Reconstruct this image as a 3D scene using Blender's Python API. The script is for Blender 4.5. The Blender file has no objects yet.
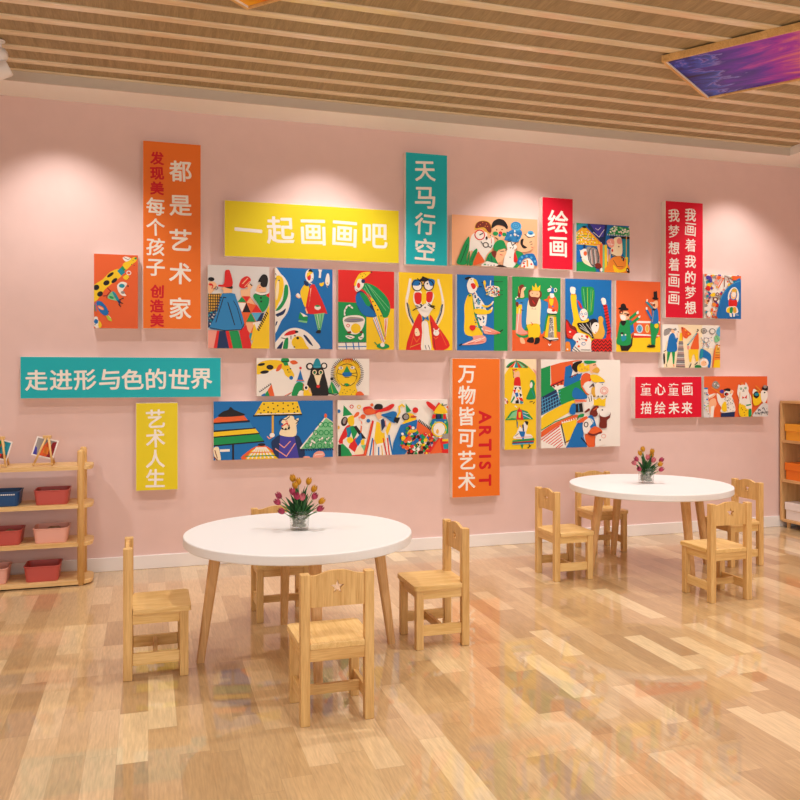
import bpy, bmesh, math, random
from mathutils import Vector, Matrix
random.seed(7)
R = math.radians
scene = bpy.context.scene
col = scene.collection

# ------------------------------------------------------------------ colour + materials
def lin(h):
    h = h.lstrip('#')
    out = []
    for i in (0, 2, 4):
        c = int(h[i:i+2], 16) / 255
        out.append(c / 12.92 if c <= .04045 else ((c + .055) / 1.055) ** 2.4)
    return tuple(out) + (1.0,)

def new_mat(name):
    m = bpy.data.materials.new(name); m.use_nodes = True
    nt = m.node_tree
    return m, nt, nt.nodes['Principled BSDF']

def flat(name, hexc, rough=.55, spec=.35, metallic=0., noise=.0, nscale=60):
    m, nt, b = new_mat(name)
    c = lin(hexc)
    b.inputs['Roughness'].default_value = rough
    b.inputs['Specular IOR Level'].default_value = spec
    b.inputs['Metallic'].default_value = metallic
    if noise:
        tc = nt.nodes.new('ShaderNodeTexCoord')
        n = nt.nodes.new('ShaderNodeTexNoise'); n.inputs['Scale'].default_value = nscale; n.inputs['Detail'].default_value = 4
        r = nt.nodes.new('ShaderNodeValToRGB')
        r.color_ramp.elements[0].position = .3; r.color_ramp.elements[1].position = .7
        r.color_ramp.elements[0].color = tuple(x * (1 - noise) for x in c[:3]) + (1,)
        r.color_ramp.elements[1].color = tuple(min(1, x * (1 + noise)) for x in c[:3]) + (1,)
        nt.links.new(tc.outputs['Object'], n.inputs['Vector'])
        nt.links.new(n.outputs['Fac'], r.inputs['Fac'])
        nt.links.new(r.outputs['Color'], b.inputs['Base Color'])
    else:
        b.inputs['Base Color'].default_value = c
    return m

def wood(name, dark, light, axis='z', rough=.42, spec=.35, fine=70., rings=True):
    m, nt, b = new_mat(name)
    L = nt.links.new
    tc = nt.nodes.new('ShaderNodeTexCoord')
    mp = nt.nodes.new('ShaderNodeMapping')
    s = [1.0, 1.0, 1.0]; s['xyz'.index(axis)] = .06
    mp.inputs['Scale'].default_value = s
    oi = nt.nodes.new('ShaderNodeObjectInfo')
    mul = nt.nodes.new('ShaderNodeMath'); mul.operation = 'MULTIPLY'; mul.inputs[1].default_value = 13
    L(oi.outputs['Random'], mul.inputs[0]); L(mul.outputs[0], mp.inputs['Location'])
    L(tc.outputs['Object'], mp.inputs['Vector'])
    n1 = nt.nodes.new('ShaderNodeTexNoise'); n1.inputs['Scale'].default_value = fine * 3.2; n1.inputs['Detail'].default_value = 5
    n2 = nt.nodes.new('ShaderNodeTexNoise'); n2.inputs['Scale'].default_value = fine * .35; n2.inputs['Detail'].default_value = 3; n2.inputs['Distortion'].default_value = 1.2
    L(mp.outputs[0], n1.inputs['Vector']); L(mp.outputs[0], n2.inputs['Vector'])
    mx = nt.nodes.new('ShaderNodeMix'); mx.data_type = 'FLOAT'; mx.inputs['Factor'].default_value = .5
    L(n1.outputs['Fac'], mx.inputs['A']); L(n2.outputs['Fac'], mx.inputs['B'])
    r = nt.nodes.new('ShaderNodeValToRGB')
    r.color_ramp.elements[0].position = .36; r.color_ramp.elements[1].position = .64
    r.color_ramp.elements[0].color = lin(dark); r.color_ramp.elements[1].color = lin(light)
    L(mx.outputs['Result'], r.inputs['Fac'])
    L(r.outputs['Color'], b.inputs['Base Color'])
    b.inputs['Roughness'].default_value = rough
    b.inputs['Specular IOR Level'].default_value = spec
    return m

M = {}
M['wood_x'] = wood('beech_x', 'CC9B5A', 'E8BE7C', 'x')
M['wood_y'] = wood('beech_y', 'D8AA62', 'EFC888', 'y')
M['wood_z'] = wood('beech_z', 'CC9B5A', 'E8BE7C', 'z')
M['leg'] = wood('table_leg_wood', 'CC985C', 'E4B47C', 'z')
M['slat'] = wood('ceiling_slat_wood', 'E0C8A0', 'F2E0BE', 'x', rough=.16, spec=.5, fine=40)
M['recess'] = wood('ceiling_backing_wood', '94805C', 'B49C74', 'y', rough=.6, fine=110)
M['shelf'] = wood('shelf_wood', 'D6A766', 'F0CB90', 'x')
M['shelf_z'] = wood('shelf_post_wood', 'D6A45E', 'EFC585', 'z')
M['cab'] = wood('cabinet_wood', 'CB9A62', 'DFB27A', 'z')
M['cab_y'] = wood('cabinet_shelf_wood', 'CB9A62', 'DFB27A', 'y')
M['white_top'] = flat('white_laminate', 'EAE7E4', .38, .4)
M['white_paint'] = flat('white_paint', 'F6F2EC', .7, .2)
M['white_trim'] = flat('white_skirting', 'F0E8E2', .45, .35)
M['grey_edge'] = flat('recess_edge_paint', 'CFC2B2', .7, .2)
M['board_edge'] = flat('board_edge_white', 'F0E4DA', .6, .25)
M['metal_white'] = flat('lamp_white', 'EDE6DF', .4, .4)
M['metal'] = flat('steel', 'B8B4AE', .3, .5, 1.)
M['lens'] = flat('lamp_lens', 'F8F4E8', .2, .5)

# pink wall: fine roller texture only
M['pink'] = flat('pink_wall_paint', 'E6C5BC', .6, .25, noise=.015, nscale=9)

def floor_material():
    m, nt, b = new_mat('oak_strip_laminate')
    L = nt.links.new
    def N(t, **k):
        n = nt.nodes.new(t)
        for a, v in k.items(): setattr(n, a, v)
        return n
    def math_(op, a, b_=None, v=None):
        n = N('ShaderNodeMath', operation=op)
        L(a, n.inputs[0])
        if b_ is not None: L(b_, n.inputs[1])
        if v is not None: n.inputs[1].default_value = v
        return n.outputs[0]
    tc = N('ShaderNodeTexCoord'); sp = N('ShaderNodeSeparateXYZ')
    L(tc.outputs['Object'], sp.inputs[0])
    u = math_('DIVIDE', sp.outputs['X'], v=.098)
    row = math_('FLOOR', u); fu = math_('FRACT', u)
    wn = N('ShaderNodeTexWhiteNoise', noise_dimensions='1D'); L(row, wn.inputs['W'])
    ln = math_('ADD', math_('MULTIPLY', wn.outputs['Value'], v=.28), v=.36)
    sh = math_('MULTIPLY', wn.outputs['Value'], v=7.31)
    v_ = math_('ADD', math_('DIVIDE', sp.outputs['Y'], ln), sh)
    idx = math_('FLOOR', v_); fv = math_('FRACT', v_)
    cmb = N('ShaderNodeCombineXYZ'); L(row, cmb.inputs[0]); L(idx, cmb.inputs[1])
    w2 = N('ShaderNodeTexWhiteNoise', noise_dimensions='2D'); L(cmb.outputs[0], w2.inputs['Vector'])
    ramp = N('ShaderNodeValToRGB')
    cr = ramp.color_ramp
    cr.elements[0].position = 0; cr.elements[0].color = lin('B08E64')
    cr.elements[1].position = 1; cr.elements[1].color = lin('E4CA9C')
    for p_, h in ((.2, 'BE9C6E'), (.45, 'CAA87A'), (.7, 'D2B284'), (.88, 'DCBD90')):
        e = cr.elements.new(p_); e.color = lin(h)
    L(w2.outputs['Value'], ramp.inputs['Fac'])
    # grain running with the boards, shifted from board to board
    off = N('ShaderNodeVectorMath', operation='ADD')
    mp = N('ShaderNodeMapping'); mp.inputs['Scale'].default_value = (1, .09, 1)
    L(tc.outputs['Object'], mp.inputs['Vector'])
    sc = N('ShaderNodeVectorMath', operation='SCALE'); sc.inputs['Scale'].default_value = 9
    L(w2.outputs['Color'], sc.inputs[0])
    L(mp.outputs[0], off.inputs[0]); L(sc.outputs[0], off.inputs[1])
    n1 = N('ShaderNodeTexNoise'); n1.inputs['Scale'].default_value = 150; n1.inputs['Detail'].default_value = 5
    n2 = N('ShaderNodeTexNoise'); n2.inputs['Scale'].default_value = 11; n2.inputs['Detail'].default_value = 2; n2.inputs['Distortion'].default_value = .8
    L(off.outputs[0], n1.inputs['Vector']); L(off.outputs[0], n2.inputs['Vector'])
    rings = math_('SINE', math_('MULTIPLY', n2.outputs['Fac'], v=85.))
    rings = math_('MULTIPLY', rings, v=.035)
    g = math_('ADD', math_('MULTIPLY', math_('SUBTRACT', n1.outputs['Fac'], v=.5), v=.6), rings)
    g = math_('ADD', g, v=1.0)
    # seams
    a1 = math_('MINIMUM', fu, math_('SUBTRACT', fu, v=1.)) if False else None
    eu = math_('ABSOLUTE', math_('SUBTRACT', fu, v=.5)); eu = math_('GREATER_THAN', eu, v=.491)
    ev = math_('ABSOLUTE', math_('SUBTRACT', fv, v=.5)); ev = math_('GREATER_THAN', ev, v=.4975)
    seam = math_('MULTIPLY', math_('MAXIMUM', eu, ev), v=-.13)
    g = math_('ADD', g, seam)
    mul = N('ShaderNodeVectorMath', operation='SCALE')
    L(ramp.outputs['Color'], mul.inputs[0]); L(g, mul.inputs['Scale'])
    L(mul.outputs[0], b.inputs['Base Color'])
    b.inputs['Roughness'].default_value = .3
    b.inputs['Coat Weight'].default_value = 1.0; b.inputs['Coat Roughness'].default_value = .025; b.inputs['Coat IOR'].default_value = 1.55
    b.inputs['Specular IOR Level'].default_value = .3
    return m
M['floor'] = floor_material()

# printed colours of signs and pictures
INK = dict(w='EFE6DA', k='1C1514', r='D8241F', o='E4602A', y='F1C61B', g='15914B', b='126CB0', t='1B8C9E',
           s='55A8CF', p='E99C8A', n='1B2F58', c='F3DDB4', d='76281A', l='7FC68D', m='8C1C22', v='443C9C',
           a='98908A', f='F1BA8C', h='D8D3CE', q='B9CB35', e='F2B184', i='2B7FB8', j='E8872E', u='E0A83C')
for kk, hx in INK.items():
    M['ink_' + kk] = flat('printed_ink_' + kk, hx, .5, .3)
M['sign_orange'] = flat('sign_orange', 'EC741E', .5, .3)
M['sign_yellow'] = flat('sign_yellow', 'E6D01A', .5, .3)
M['sign_teal'] = flat('sign_teal', '14B2BA', .5, .3)
M['sign_red'] = flat('sign_red', 'D80A2C', .5, .3)
M['letter_white'] = flat('letter_white', 'F4ECE0', .5, .3)
M['letter_red'] = flat('letter_red', 'D0101C', .5, .3)

def plastic(n, h): M[n] = flat(n, h, .4, .4)
plastic('basket_red', 'C4574F'); plastic('basket_pink', 'EDB09F'); plastic('basket_blue', '1F4C80')
plastic('box_yellow', 'F2A62C'); plastic('box_orange', 'EF7A18'); plastic('box_white', 'F0E6E2')
M['toy'] = flat('craft_clay', 'A8907E', .7, .2, noise=.2, nscale=80)
M['pebble'] = flat('vase_pebbles', 'A9A598', .7, .3, noise=.35, nscale=140)
M['leaf'] = flat('tulip_leaf', '28582C', .5, .3, noise=.25, nscale=40)
M['stem'] = flat('tulip_stem', '5E8A45', .5, .3)
M['tulip_yellow'] = flat('tulip_yellow', 'C68A1A', .5, .3, noise=.2, nscale=60)
M['tulip_pink'] = flat('tulip_pink', 'A43450', .5, .3, noise=.3, nscale=60)
M['tulip_rose'] = flat('tulip_rose', 'C4646C', .5, .3, noise=.3, nscale=60)
gm = bpy.data.materials.new('clear_glass'); gm.use_nodes = True
gnt = gm.node_tree; gnt.nodes.clear()
_o = gnt.nodes.new('ShaderNodeOutputMaterial'); _m = gnt.nodes.new('ShaderNodeMixShader'); _l = gnt.nodes.new('ShaderNodeLayerWeight'); _l.inputs['Blend'].default_value = .5; _q = gnt.nodes.new('ShaderNodeMath'); _q.operation = 'POWER'; _q.inputs[1].default_value = 3.; _f = gnt.nodes.new('ShaderNodeMath'); _f.operation = 'MULTIPLY_ADD'; _f.inputs[1].default_value = .55; _f.inputs[2].default_value = .04; gnt.links.new(_l.outputs['Facing'], _q.inputs[0]); gnt.links.new(_q.outputs[0], _f.inputs[0])
_t = gnt.nodes.new('ShaderNodeBsdfTransparent'); _t.inputs['Color'].default_value = (.97, .975, .97, 1)
_g = gnt.nodes.new('ShaderNodeBsdfGlossy'); _g.inputs['Roughness'].default_value = .03
gnt.links.new(_f.outputs[0], _m.inputs[0]); gnt.links.new(_t.outputs[0], _m.inputs[1]); gnt.links.new(_g.outputs[0], _m.inputs[2]); gnt.links.new(_m.outputs[0], _o.inputs[0])
M['glass'] = gm

def abstract(name, stops, seed):
    m, nt, b = new_mat(name); L = nt.links.new
    tc = nt.nodes.new('ShaderNodeTexCoord')
    mp = nt.nodes.new('ShaderNodeMapping'); mp.inputs['Rotation'].default_value = (0, 0, R(28)); mp.inputs['Scale'].default_value = (2.2, .8, 1); mp.inputs['Location'].default_value = (seed, seed, 0)
    L(tc.outputs['Object'], mp.inputs['Vector'])
    n = nt.nodes.new('ShaderNodeTexNoise'); n.inputs['Scale'].default_value = 2.4; n.inputs['Detail'].default_value = 9; n.inputs['Distortion'].default_value = 1.6; n.inputs['Roughness'].default_value = .62
    L(mp.outputs[0], n.inputs['Vector'])
    sp = nt.nodes.new('ShaderNodeSeparateXYZ'); L(tc.outputs['Object'], sp.inputs[0])
    a = nt.nodes.new('ShaderNodeMath'); a.operation = 'MULTIPLY_ADD'; a.inputs[1].default_value = -.80; a.inputs[2].default_value = -.29
    L(sp.outputs['Y'], a.inputs[0])
    s = nt.nodes.new('ShaderNodeMath'); s.operation = 'MULTIPLY_ADD'; s.inputs[1].default_value = .75
    L(n.outputs['Fac'], s.inputs[0]); L(a.outputs[0], s.inputs[2])
    r = nt.nodes.new('ShaderNodeValToRGB')
    els = r.color_ramp.elements
    els[0].position, els[0].color = stops[0][0], lin(stops[0][1])
    els[1].position, els[1].color = stops[-1][0], lin(stops[-1][1])
    for p_, h in stops[1:-1]:
        e = els.new(p_); e.color = lin(h)
    L(s.outputs[0], r.inputs['Fac']); L(r.outputs['Color'], b.inputs['Base Color'])
    b.inputs['Roughness'].default_value = .35; b.inputs['Specular IOR Level'].default_value = .2
    return m
M['abstract_purple'] = abstract('abstract_purple_print', [(.06, '0A0D34'), (.15, '0E2FA0'), (.20, '2A58D8'), (.225, '8A80E0'), (.25, '2A0FA0'), (.38, '5E0CC0'), (.50, 'B028C0'), (.60, 'E07890'), (.71, 'F5A850'), (.95, 'F0B060')], 3.1)
M['abstract_orange'] = abstract('abstract_orange_print', [(.1, 'F8B020'), (.3, 'E8501A'), (.42, 'C21F10'), (.55, 'F08A1C'), (.8, '8C1A10')], 9.4)

# ------------------------------------------------------------------ scene-graph helpers
def link(o, parent=None):
    col.objects.link(o)
    if parent is not None: o.parent = parent
    return o
def obj(name, bm, mat, parent=None, smooth=False, loc=None):
    me = bpy.data.meshes.new(name)
    bmesh.ops.recalc_face_normals(bm, faces=bm.faces)
    bm.to_mesh(me); bm.free()
    for mm in (mat if isinstance(mat, (list, tuple)) else [mat]): me.materials.append(mm)
    if smooth:
        for p in me.polygons: p.use_smooth = True
    o = bpy.data.objects.new(name, me)
    if loc is not None: o.location = loc
    return link(o, parent)
def tag(o, label=None, cat=None, group=None, kind=None):
    if label: o['label'] = label
    if cat: o['category'] = cat
    if group: o['group'] = group
    if kind: o['kind'] = kind
    return o
def empty(name, loc, rz=0, label=None, cat=None, group=None):
    o = bpy.data.objects.new(name, None); o.empty_display_size = .1
    o.location = loc; o.rotation_euler = (0, 0, rz)
    col.objects.link(o)
    return tag(o, label, cat, group)
def children(o): return [c for c in bpy.data.objects if c.parent == o]
def copy_tree(o, parent=None):
    c = o.copy(); col.objects.link(c)
    if parent is not None: c.parent = parent
    for ch in children(o): copy_tree(ch, c)
    return c

# ------------------------------------------------------------------ shape helpers
def add_box(bm, x0, x1, y0, y1, z0, z1, bev=.0):
    vs = [bm.verts.new((x, y, z)) for z in (z0, z1) for x, y in ((x0, y0), (x1, y0), (x1, y1), (x0, y1))]
    fs = [(0, 3, 2, 1), (4, 5, 6, 7), (0, 1, 5, 4), (1, 2, 6, 5), (2, 3, 7, 6), (3, 0, 4, 7)]
    faces = [bm.faces.new([vs[i] for i in f]) for f in fs]
    if bev:
        es = list({e for f in faces for e in f.edges})
        bmesh.ops.bevel(bm, geom=es, offset=bev, segments=2, affect='EDGES', profile=.5)
    return bm
def box(x0, x1, y0, y1, z0, z1, bev=.0): return add_box(bmesh.new(), x0, x1, y0, y1, z0, z1, bev)
def add_prism(bm, pts, z0, z1, axis='z', bev=0.):
    """extrude a 2D outline; axis is the extrusion axis"""
    def P(a, b, h):
        return {'z': (a, b, h), 'y': (a, h, b), 'x': (h, a, b)}[axis]
    lo = [bm.verts.new(P(a, b, z0)) for a, b in pts]; hi = [bm.verts.new(P(a, b, z1)) for a, b in pts]
    n = len(pts)
    fs = [bm.faces.new(lo[::-1]), bm.faces.new(hi)]
    for i in range(n): fs.append(bm.faces.new((lo[i], lo[(i+1) % n], hi[(i+1) % n], hi[i])))
    if bev:
        es = [e for e in set(fs[0].edges) | set(fs[1].edges)]
        bmesh.ops.bevel(bm, geom=es, offset=bev, segments=2, affect='EDGES', profile=.5)
    return bm
def prism(pts, z0, z1, axis='z', bev=0.): return add_prism(bmesh.new(), pts, z0, z1, axis, bev)
def add_lathe(bm, prof, n=48, c=(0, 0, 0), closed=False):
    rings = []
    for r, z in prof:
        if r < 1e-6: rings.append([bm.verts.new((c[0], c[1], c[2] + z))])
        else: rings.append([bm.verts.new((c[0] + r * math.cos(2*math.pi*k/n), c[1] + r * math.sin(2*math.pi*k/n), c[2] + z)) for k in range(n)])
    pairs = list(zip(rings, rings[1:]))
    if closed: pairs.append((rings[-1], rings[0]))
    for a, b in pairs:
        for k in range(n):
            k2 = (k + 1) % n
            if len(a) == 1 and len(b) == 1: continue
            if len(a) == 1: bm.faces.new((a[0], b[k2], b[k]))
            elif len(b) == 1: bm.faces.new((a[k], a[k2], b[0]))
            else: bm.faces.new((a[k], a[k2], b[k2], b[k]))
    return bm
def lathe(prof, n=48, c=(0, 0, 0), closed=False): return add_lathe(bmesh.new(), prof, n, c, closed)
def add_tube(bm, pts, rad, n=8, up=None):
    pts = [Vector(p) for p in pts]
    rads = rad if isinstance(rad, (list, tuple)) else [rad] * len(pts)
    rings = []
    for i, p in enumerate(pts):
        d = (pts[min(i+1, len(pts)-1)] - pts[max(i-1, 0)]).normalized()
        s = d.orthogonal().normalized() if up is None else d.cross(Vector(up)).normalized()
        t = d.cross(s)
        if i: # keep rings aligned
            pass
        rings.append([bm.verts.new(p + (s * math.cos(2*math.pi*k/n) + t * math.sin(2*math.pi*k/n)) * rads[i]) for k in range(n)])
    for a, b in zip(rings, rings[1:]):
        for k in range(n): bm.faces.new((a[k], a[(k+1) % n], b[(k+1) % n], b[k]))
    bm.faces.new(rings[0][::-1]); bm.faces.new(rings[-1])
    return bm
def tube(pts, rad, n=8, up=None): return add_tube(bmesh.new(), pts, rad, n, up)
def rounded_rect(x0, x1, y0, y1, r, n=6):
    pts = []
    for cx, cy, a0 in ((x1-r, y0+r, -90), (x1-r, y1-r, 0), (x0+r, y1-r, 90), (x0+r, y0+r, 180)):
        for k in range(n + 1):
            a = R(a0 + 90*k/n); pts.append((cx + r*math.cos(a), cy + r*math.sin(a)))
    return pts

# ------------------------------------------------------------------ THE ROOM
WY = 5.49          # picture wall
CZ = 2.953         # white ceiling border
SZ = 3.012          # underside of the slats
XL, XR, YF = -3.0, 5.27, -2.6
tag(obj('floor', box(XL, XR, YF, WY, -.06, 0), M['floor']), kind='structure')
tag(obj('wall_back', box(XL, XR + .1, WY, WY + .12, -.06, 3.4), M['pink']), kind='structure')
tag(obj('wall_right', box(XR, XR + .12, YF, WY, -.06, 3.4), M['pink']), kind='structure')
tag(obj('wall_left', box(XL - .12, XL, YF, WY + .12, -.06, 3.4), M['pink']), kind='structure')
def skirting(name, x0, x1, y0, y1):
    tag(obj(name, box(x0, x1, y0, y1, 0.0, .087, .003), M['white_trim']), kind='structure')
skirting('baseboard_back', XL, XR, WY - .014, WY)
skirting('baseboard_right', XR - .014, XR, YF, WY - .014)
skirting('baseboard_left', XL, XL + .014, YF, WY - .014)
# ceiling: white border around a recess lined with timber fins
RX0, RX1, RY0, RY1 = -2.75, 4.79, -2.3, 5.205
ceil = tag(obj('ceiling', box(XL, XR + .1, YF, WY, SZ + .008, 3.30), M['recess']), kind='structure')
for nm, a in (('trim_1', (XL, XR, RY1, WY)), ('trim_2', (RX1, XR, YF, RY1)), ('trim_3', (XL, RX0, YF, RY1)), ('trim_4', (RX0, RX1, YF, RY0))):
    tag(obj(nm, box(a[0], a[1], a[2], a[3], CZ, SZ + .008), M['white_paint']), kind='structure')
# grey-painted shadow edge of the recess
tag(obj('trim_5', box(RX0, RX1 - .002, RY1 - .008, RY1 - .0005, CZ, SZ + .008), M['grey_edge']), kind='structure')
obj('slat', box(RX0 + .004, RX1 - .006, 5.176, RY1 - .009, SZ, SZ + .008, .001), M['slat'], ceil)
y = 5.035
k = 0
while y > 0.2:
    s = obj('slat', box(RX0 + .004, RX1 - .006, y - .0265, y + .0265, SZ, SZ + .008, .001), M['slat'], ceil)
    y -= .201; k += 1
# ------------------------------------------------------------------ CHAIRS
def star(cx, cz, r, n=5, inner=.42):
    out = []
    for k in range(2*n):
        rr = r if k % 2 == 0 else r * inner
        a = R(90) + math.pi * k / n
        out.append((cx + rr*math.cos(a), cz + rr*math.sin(a)))
    return out
def panel_with_star():
    bm = bmesh.new()
    xs = .1003
    top = []
    for i in range(25):
        x = xs - 2*xs*i/24; u = abs(x)/xs
        top.append((x, .530 + .016*(math.cos(min(1, max(0, (u-.15)/.75))*math.pi)*.5 + .5)))
    outer = [(-xs, .418), (xs, .418)] + top
    inner = star(0, .486, .026)
    def loop(pts, yy):
        vs = [bm.verts.new((a, yy, b)) for a, b in pts]
        es = [bm.edges.new((vs[i], vs[(i+1) % len(vs)])) for i in range(len(vs))]
        return vs, es
    sides = []
    for yy in (-.006, .008):
        vo, eo = loop(outer, yy); vi, ei = loop(inner, yy)
        bmesh.ops.triangle_fill(bm, edges=eo + ei, use_beauty=True)
        sides.append((vo, vi))
    for q in (0, 1):
        a, b = sides[0][q], sides[1][q]
        for i in range(len(a)):
            j = (i+1) % len(a); bm.faces.new((a[i], a[j], b[j], b[i]))
    return bm
def make_chair():
    t = empty('kids_chair', (0, 0, 0))
    px = .1175
    seat = [(-.0995, -.012), (.0995, -.012), (.0995, .0235), (.137, .0235)]
    for k in range(7):
        a = R(90*k/6); seat.append((.137 - .014 + .014*math.cos(a), .254 - .014 + .014*math.sin(a)))
    for k in range(7):
        a = R(90 + 90*k/6); seat.append((-.142 + .014 + .014*math.cos(a), .254 - .014 + .014*math.sin(a)))
    seat.append((-.137, .0235)); seat.append((-.0995, .0235))
    obj('seat', prism(seat, .268, .290, 'z', .003), M['wood_y'], t)
    obj('backrest', panel_with_star(), M['wood_z'], t)
    for s in (-1, 1):
        obj('back_leg', box(s*px - .0172, s*px + .0172, -.0145, .0215, 0, .538, .003), M['wood_z'], t)
        obj('front_leg', box(s*px - .0172, s*px + .0172, .208, .243, 0, .268, .003), M['wood_z'], t)
        obj('side_apron', box(s*px - .009, s*px + .009, .0215, .208, .226, .268, .001), M['wood_y'], t)
        obj('side_stretcher', box(s*px - .008, s*px + .008, .0215, .208, .058, .106, .002), M['wood_y'], t)
    obj('back_apron', box(-.1003, .1003, -.009, .009, .226, .268, .001), M['wood_x'], t)
    obj('front_apron', box(-.1003, .1003, .217, .235, .226, .268, .001), M['wood_x'], t)
    obj('middle_stretcher', box(-.1115, .1115, .103, .121, .064, .100, .002), M['wood_x'], t)
    return t
chair0 = make_chair()
CH = [
 (-.083, 3.630, -90, 'small wooden chair left of the near table, seen exactly side on'),
 (.649, 2.872, 0, 'small wooden chair in front of the near table, closest to the viewer, star cutout showing'),
 (1.400, 3.635, 90, 'small wooden chair at the right of the near table, facing left'),
 (.655, 4.365, 180, 'small wooden chair behind the near table, mostly hidden by its top'),
 (2.345, 4.540, -90, 'small wooden chair at the left side of the far table, seen obliquely from behind'),
 (3.060, 3.762, 0, 'small wooden chair in front of the far table with its star backrest towards the viewer'),
 (3.825, 4.530, 90, 'small wooden chair at the right side of the far table, partly behind another chair'),
 (3.085, 5.262, 180, 'small wooden chair behind the far table, between table and pink wall'),
]
for i, (x, y, a, lab) in enumerate(CH):
    c = chair0 if i == 0 else copy_tree(chair0)
    c.location = (x, y, 0); c.rotation_euler = (0, 0, R(a))
    tag(c, lab, 'chair', 'small wooden chairs around the round tables')

# ------------------------------------------------------------------ ROUND TABLES
def make_table():
    t = empty('round_table', (0, 0, 0))
    r, h, th = .505, .545, .041
    prof = [(0, h - th), (r - .004, h - th), (r, h - th + .004), (r, h - .005), (r - .0015, h - .0015), (r - .005, h), (0, h)]
    obj('tabletop', lathe(prof, 128), M['white_top'], t)
    for k in range(4):
        a = math.pi/2*k
        d = Vector((math.cos(a), math.sin(a), 0)); s = Vector((-d.y, d.x, 0))
        bm = bmesh.new()
        rings = []
        for z, rr, w in ((0, .432, .017), (h - th, .362, .0255)):
            c = d*rr + Vector((0, 0, z))
            pts = []
            for q in range(16):   # softly squared section
                ang = 2*math.pi*q/16 + math.pi/16
                cx, cy = math.cos(ang), math.sin(ang)
                m_ = (abs(cx)**4 + abs(cy)**4) ** -.25
                pts.append(bm.verts.new(c + d*(cx*m_*w) + s*(cy*m_*w)))
            rings.append(pts)
        for q in range(16): bm.faces.new((rings[0][q], rings[0][(q+1) % 16], rings[1][(q+1) % 16], rings[1][q]))
        bm.faces.new(rings[0][::-1]); bm.faces.new(rings[1])
        obj('leg', bm, M['leg'], t)
    return t
T1 = make_table(); T1.location = (.648, 3.640, 0)
tag(T1, 'nearer round white children\'s table on four splayed wooden legs', 'table', 'round white tables')
T2 = copy_tree(T1); T2.location = (3.080, 4.545, 0)
tag(T2, 'farther round white children\'s table, close to the pink wall', 'table', 'round white tables')

# ------------------------------------------------------------------ VASES AND TULIPS
def vase(loc, label):
    v = empty('glass_vase', loc, 0, label, 'vase', 'glass vases on the tables')
    prof = [(0, 0), (.039, 0), (.042, .004), (.0445, .05), (.046, .088), (.0445, .0885), (.0430, .05), (.0400, .010), (0, .009)]
    obj('vase_body', lathe(prof, 48), M['glass'], v, smooth=True)
    return v
def pebbles(loc, label):
    bm = bmesh.new()
    rnd = random.Random(3)
    for k in range(150):
        z = .016 + .052*rnd.random(); a = rnd.random()*6.283; rr = (.0285)*math.sqrt(rnd.random())
        m_ = Matrix.Translation((rr*math.cos(a), rr*math.sin(a), z)) @ Matrix.Rotation(rnd.random()*3, 4, 'X') @ Matrix.Diagonal((1, .8, .65, 1))
        bmesh.ops.create_icosphere(bm, subdivisions=1, radius=.0062 + .0025*rnd.random(), matrix=m_)
    o = obj('pebbles', bm, M['pebble'], None, True, loc)
    return tag(o, label, 'pebbles', kind='stuff')
def tulip(base, ang, lean, length, mat, label, group, leaves=1, closed=True, size=1.05):
    """stem starting in the vase and leaning out, bloom at its end"""
    t = empty('tulip', base, ang, label, 'flower', group)
    pts = []
    for k in range(8):
        u = k/7; pts.append((lean*(u**1.5), 0, .012 + length*u))
    obj('stem', tube(pts, [.0017]*7 + [.0015], 6, (0, 1, 0)), M['stem'], t, True)
    end = Vector(pts[-1]); d = (Vector(pts[-1]) - Vector(pts[-2])).normalized()
    rot = Vector((0, 0, 1)).rotation_difference(d).to_matrix().to_4x4()
    bm = bmesh.new()
    for k in range(6):
        # each petal is a cupped, pointed leaf of the flower
        a = math.pi/3*k; r_out = 1. if k % 2 else .86
        grid = []
        for i in range(7):
            u = i/6
            w = .0125*size*math.sin(math.pi*min(1, .12 + .88*u)**.8)*1.0 if u < 1 else 0
            rad = size*r_out*(.0035 + .0098*math.sin(math.pi*(u*.86 + .06))**.8)
            if not closed and u > .6: rad += .004*(u - .6)*size
            z = size*.034*u
            row = []
            for j in range(5):
                v_ = (j-2)/2; aa = a + v_*w/(.011*size)*.62
                row.append(bm.verts.new((rad*math.cos(aa), rad*math.sin(aa), z - .0012*abs(v_)*u)))
            grid.append(row)
        for i in range(6):
            for j in range(4): bm.faces.new((grid[i][j], grid[i][j+1], grid[i+1][j+1], grid[i+1][j]))
    bmesh.ops.transform(bm, matrix=Matrix.Translation(end) @ rot, verts=bm.verts)
    o = obj('bloom', bm, mat, t, True)
    so = o.modifiers.new('thickness', 'SOLIDIFY'); so.thickness = .0006
    for q in range(leaves):
        la = (q*2.1 + .6); ll = length*(.62 + .12*q)
        bm = bmesh.new(); rows = []
        for i in range(9):
            u = i/8; w = .0135*math.sin(math.pi*(u*.93 + .06))
            c = Vector((lean*.75*u**1.6 + .018*u*u*math.cos(la), .03*u*u*math.sin(la), .03 + ll*u))
            sx = Vector((-math.sin(la), math.cos(la), 0))
            rows.append([bm.verts.new(c + sx*(-w) + Vector((0, 0, .002))), bm.verts.new(c), bm.verts.new(c + sx*w + Vector((0, 0, .002)))])
        for i in range(8):
            for j in range(2): bm.faces.new((rows[i][j], rows[i][j+1], rows[i+1][j+1], rows[i+1][j]))
        o = obj('leaf', bm, M['leaf'], t, True)
        so = o.modifiers.new('thickness', 'SOLIDIFY'); so.thickness = .0007
V1 = (.654, 3.666, .545); V2 = (3.070, 4.568, .545)
vase(V1, 'clear glass vase of tulips in the middle of the near table')
vb = vase(V2, 'clear glass vase of tulips in the middle of the far table')
vb.scale = (1.12, 1.12, 1.12)
pebbles((V1[0], V1[1], V1[2]), 'grey-green pebbles filling the glass vase on the near table')
pb = pebbles((V2[0], V2[1], V2[2]), 'grey-green pebbles filling the glass vase on the far table')
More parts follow.
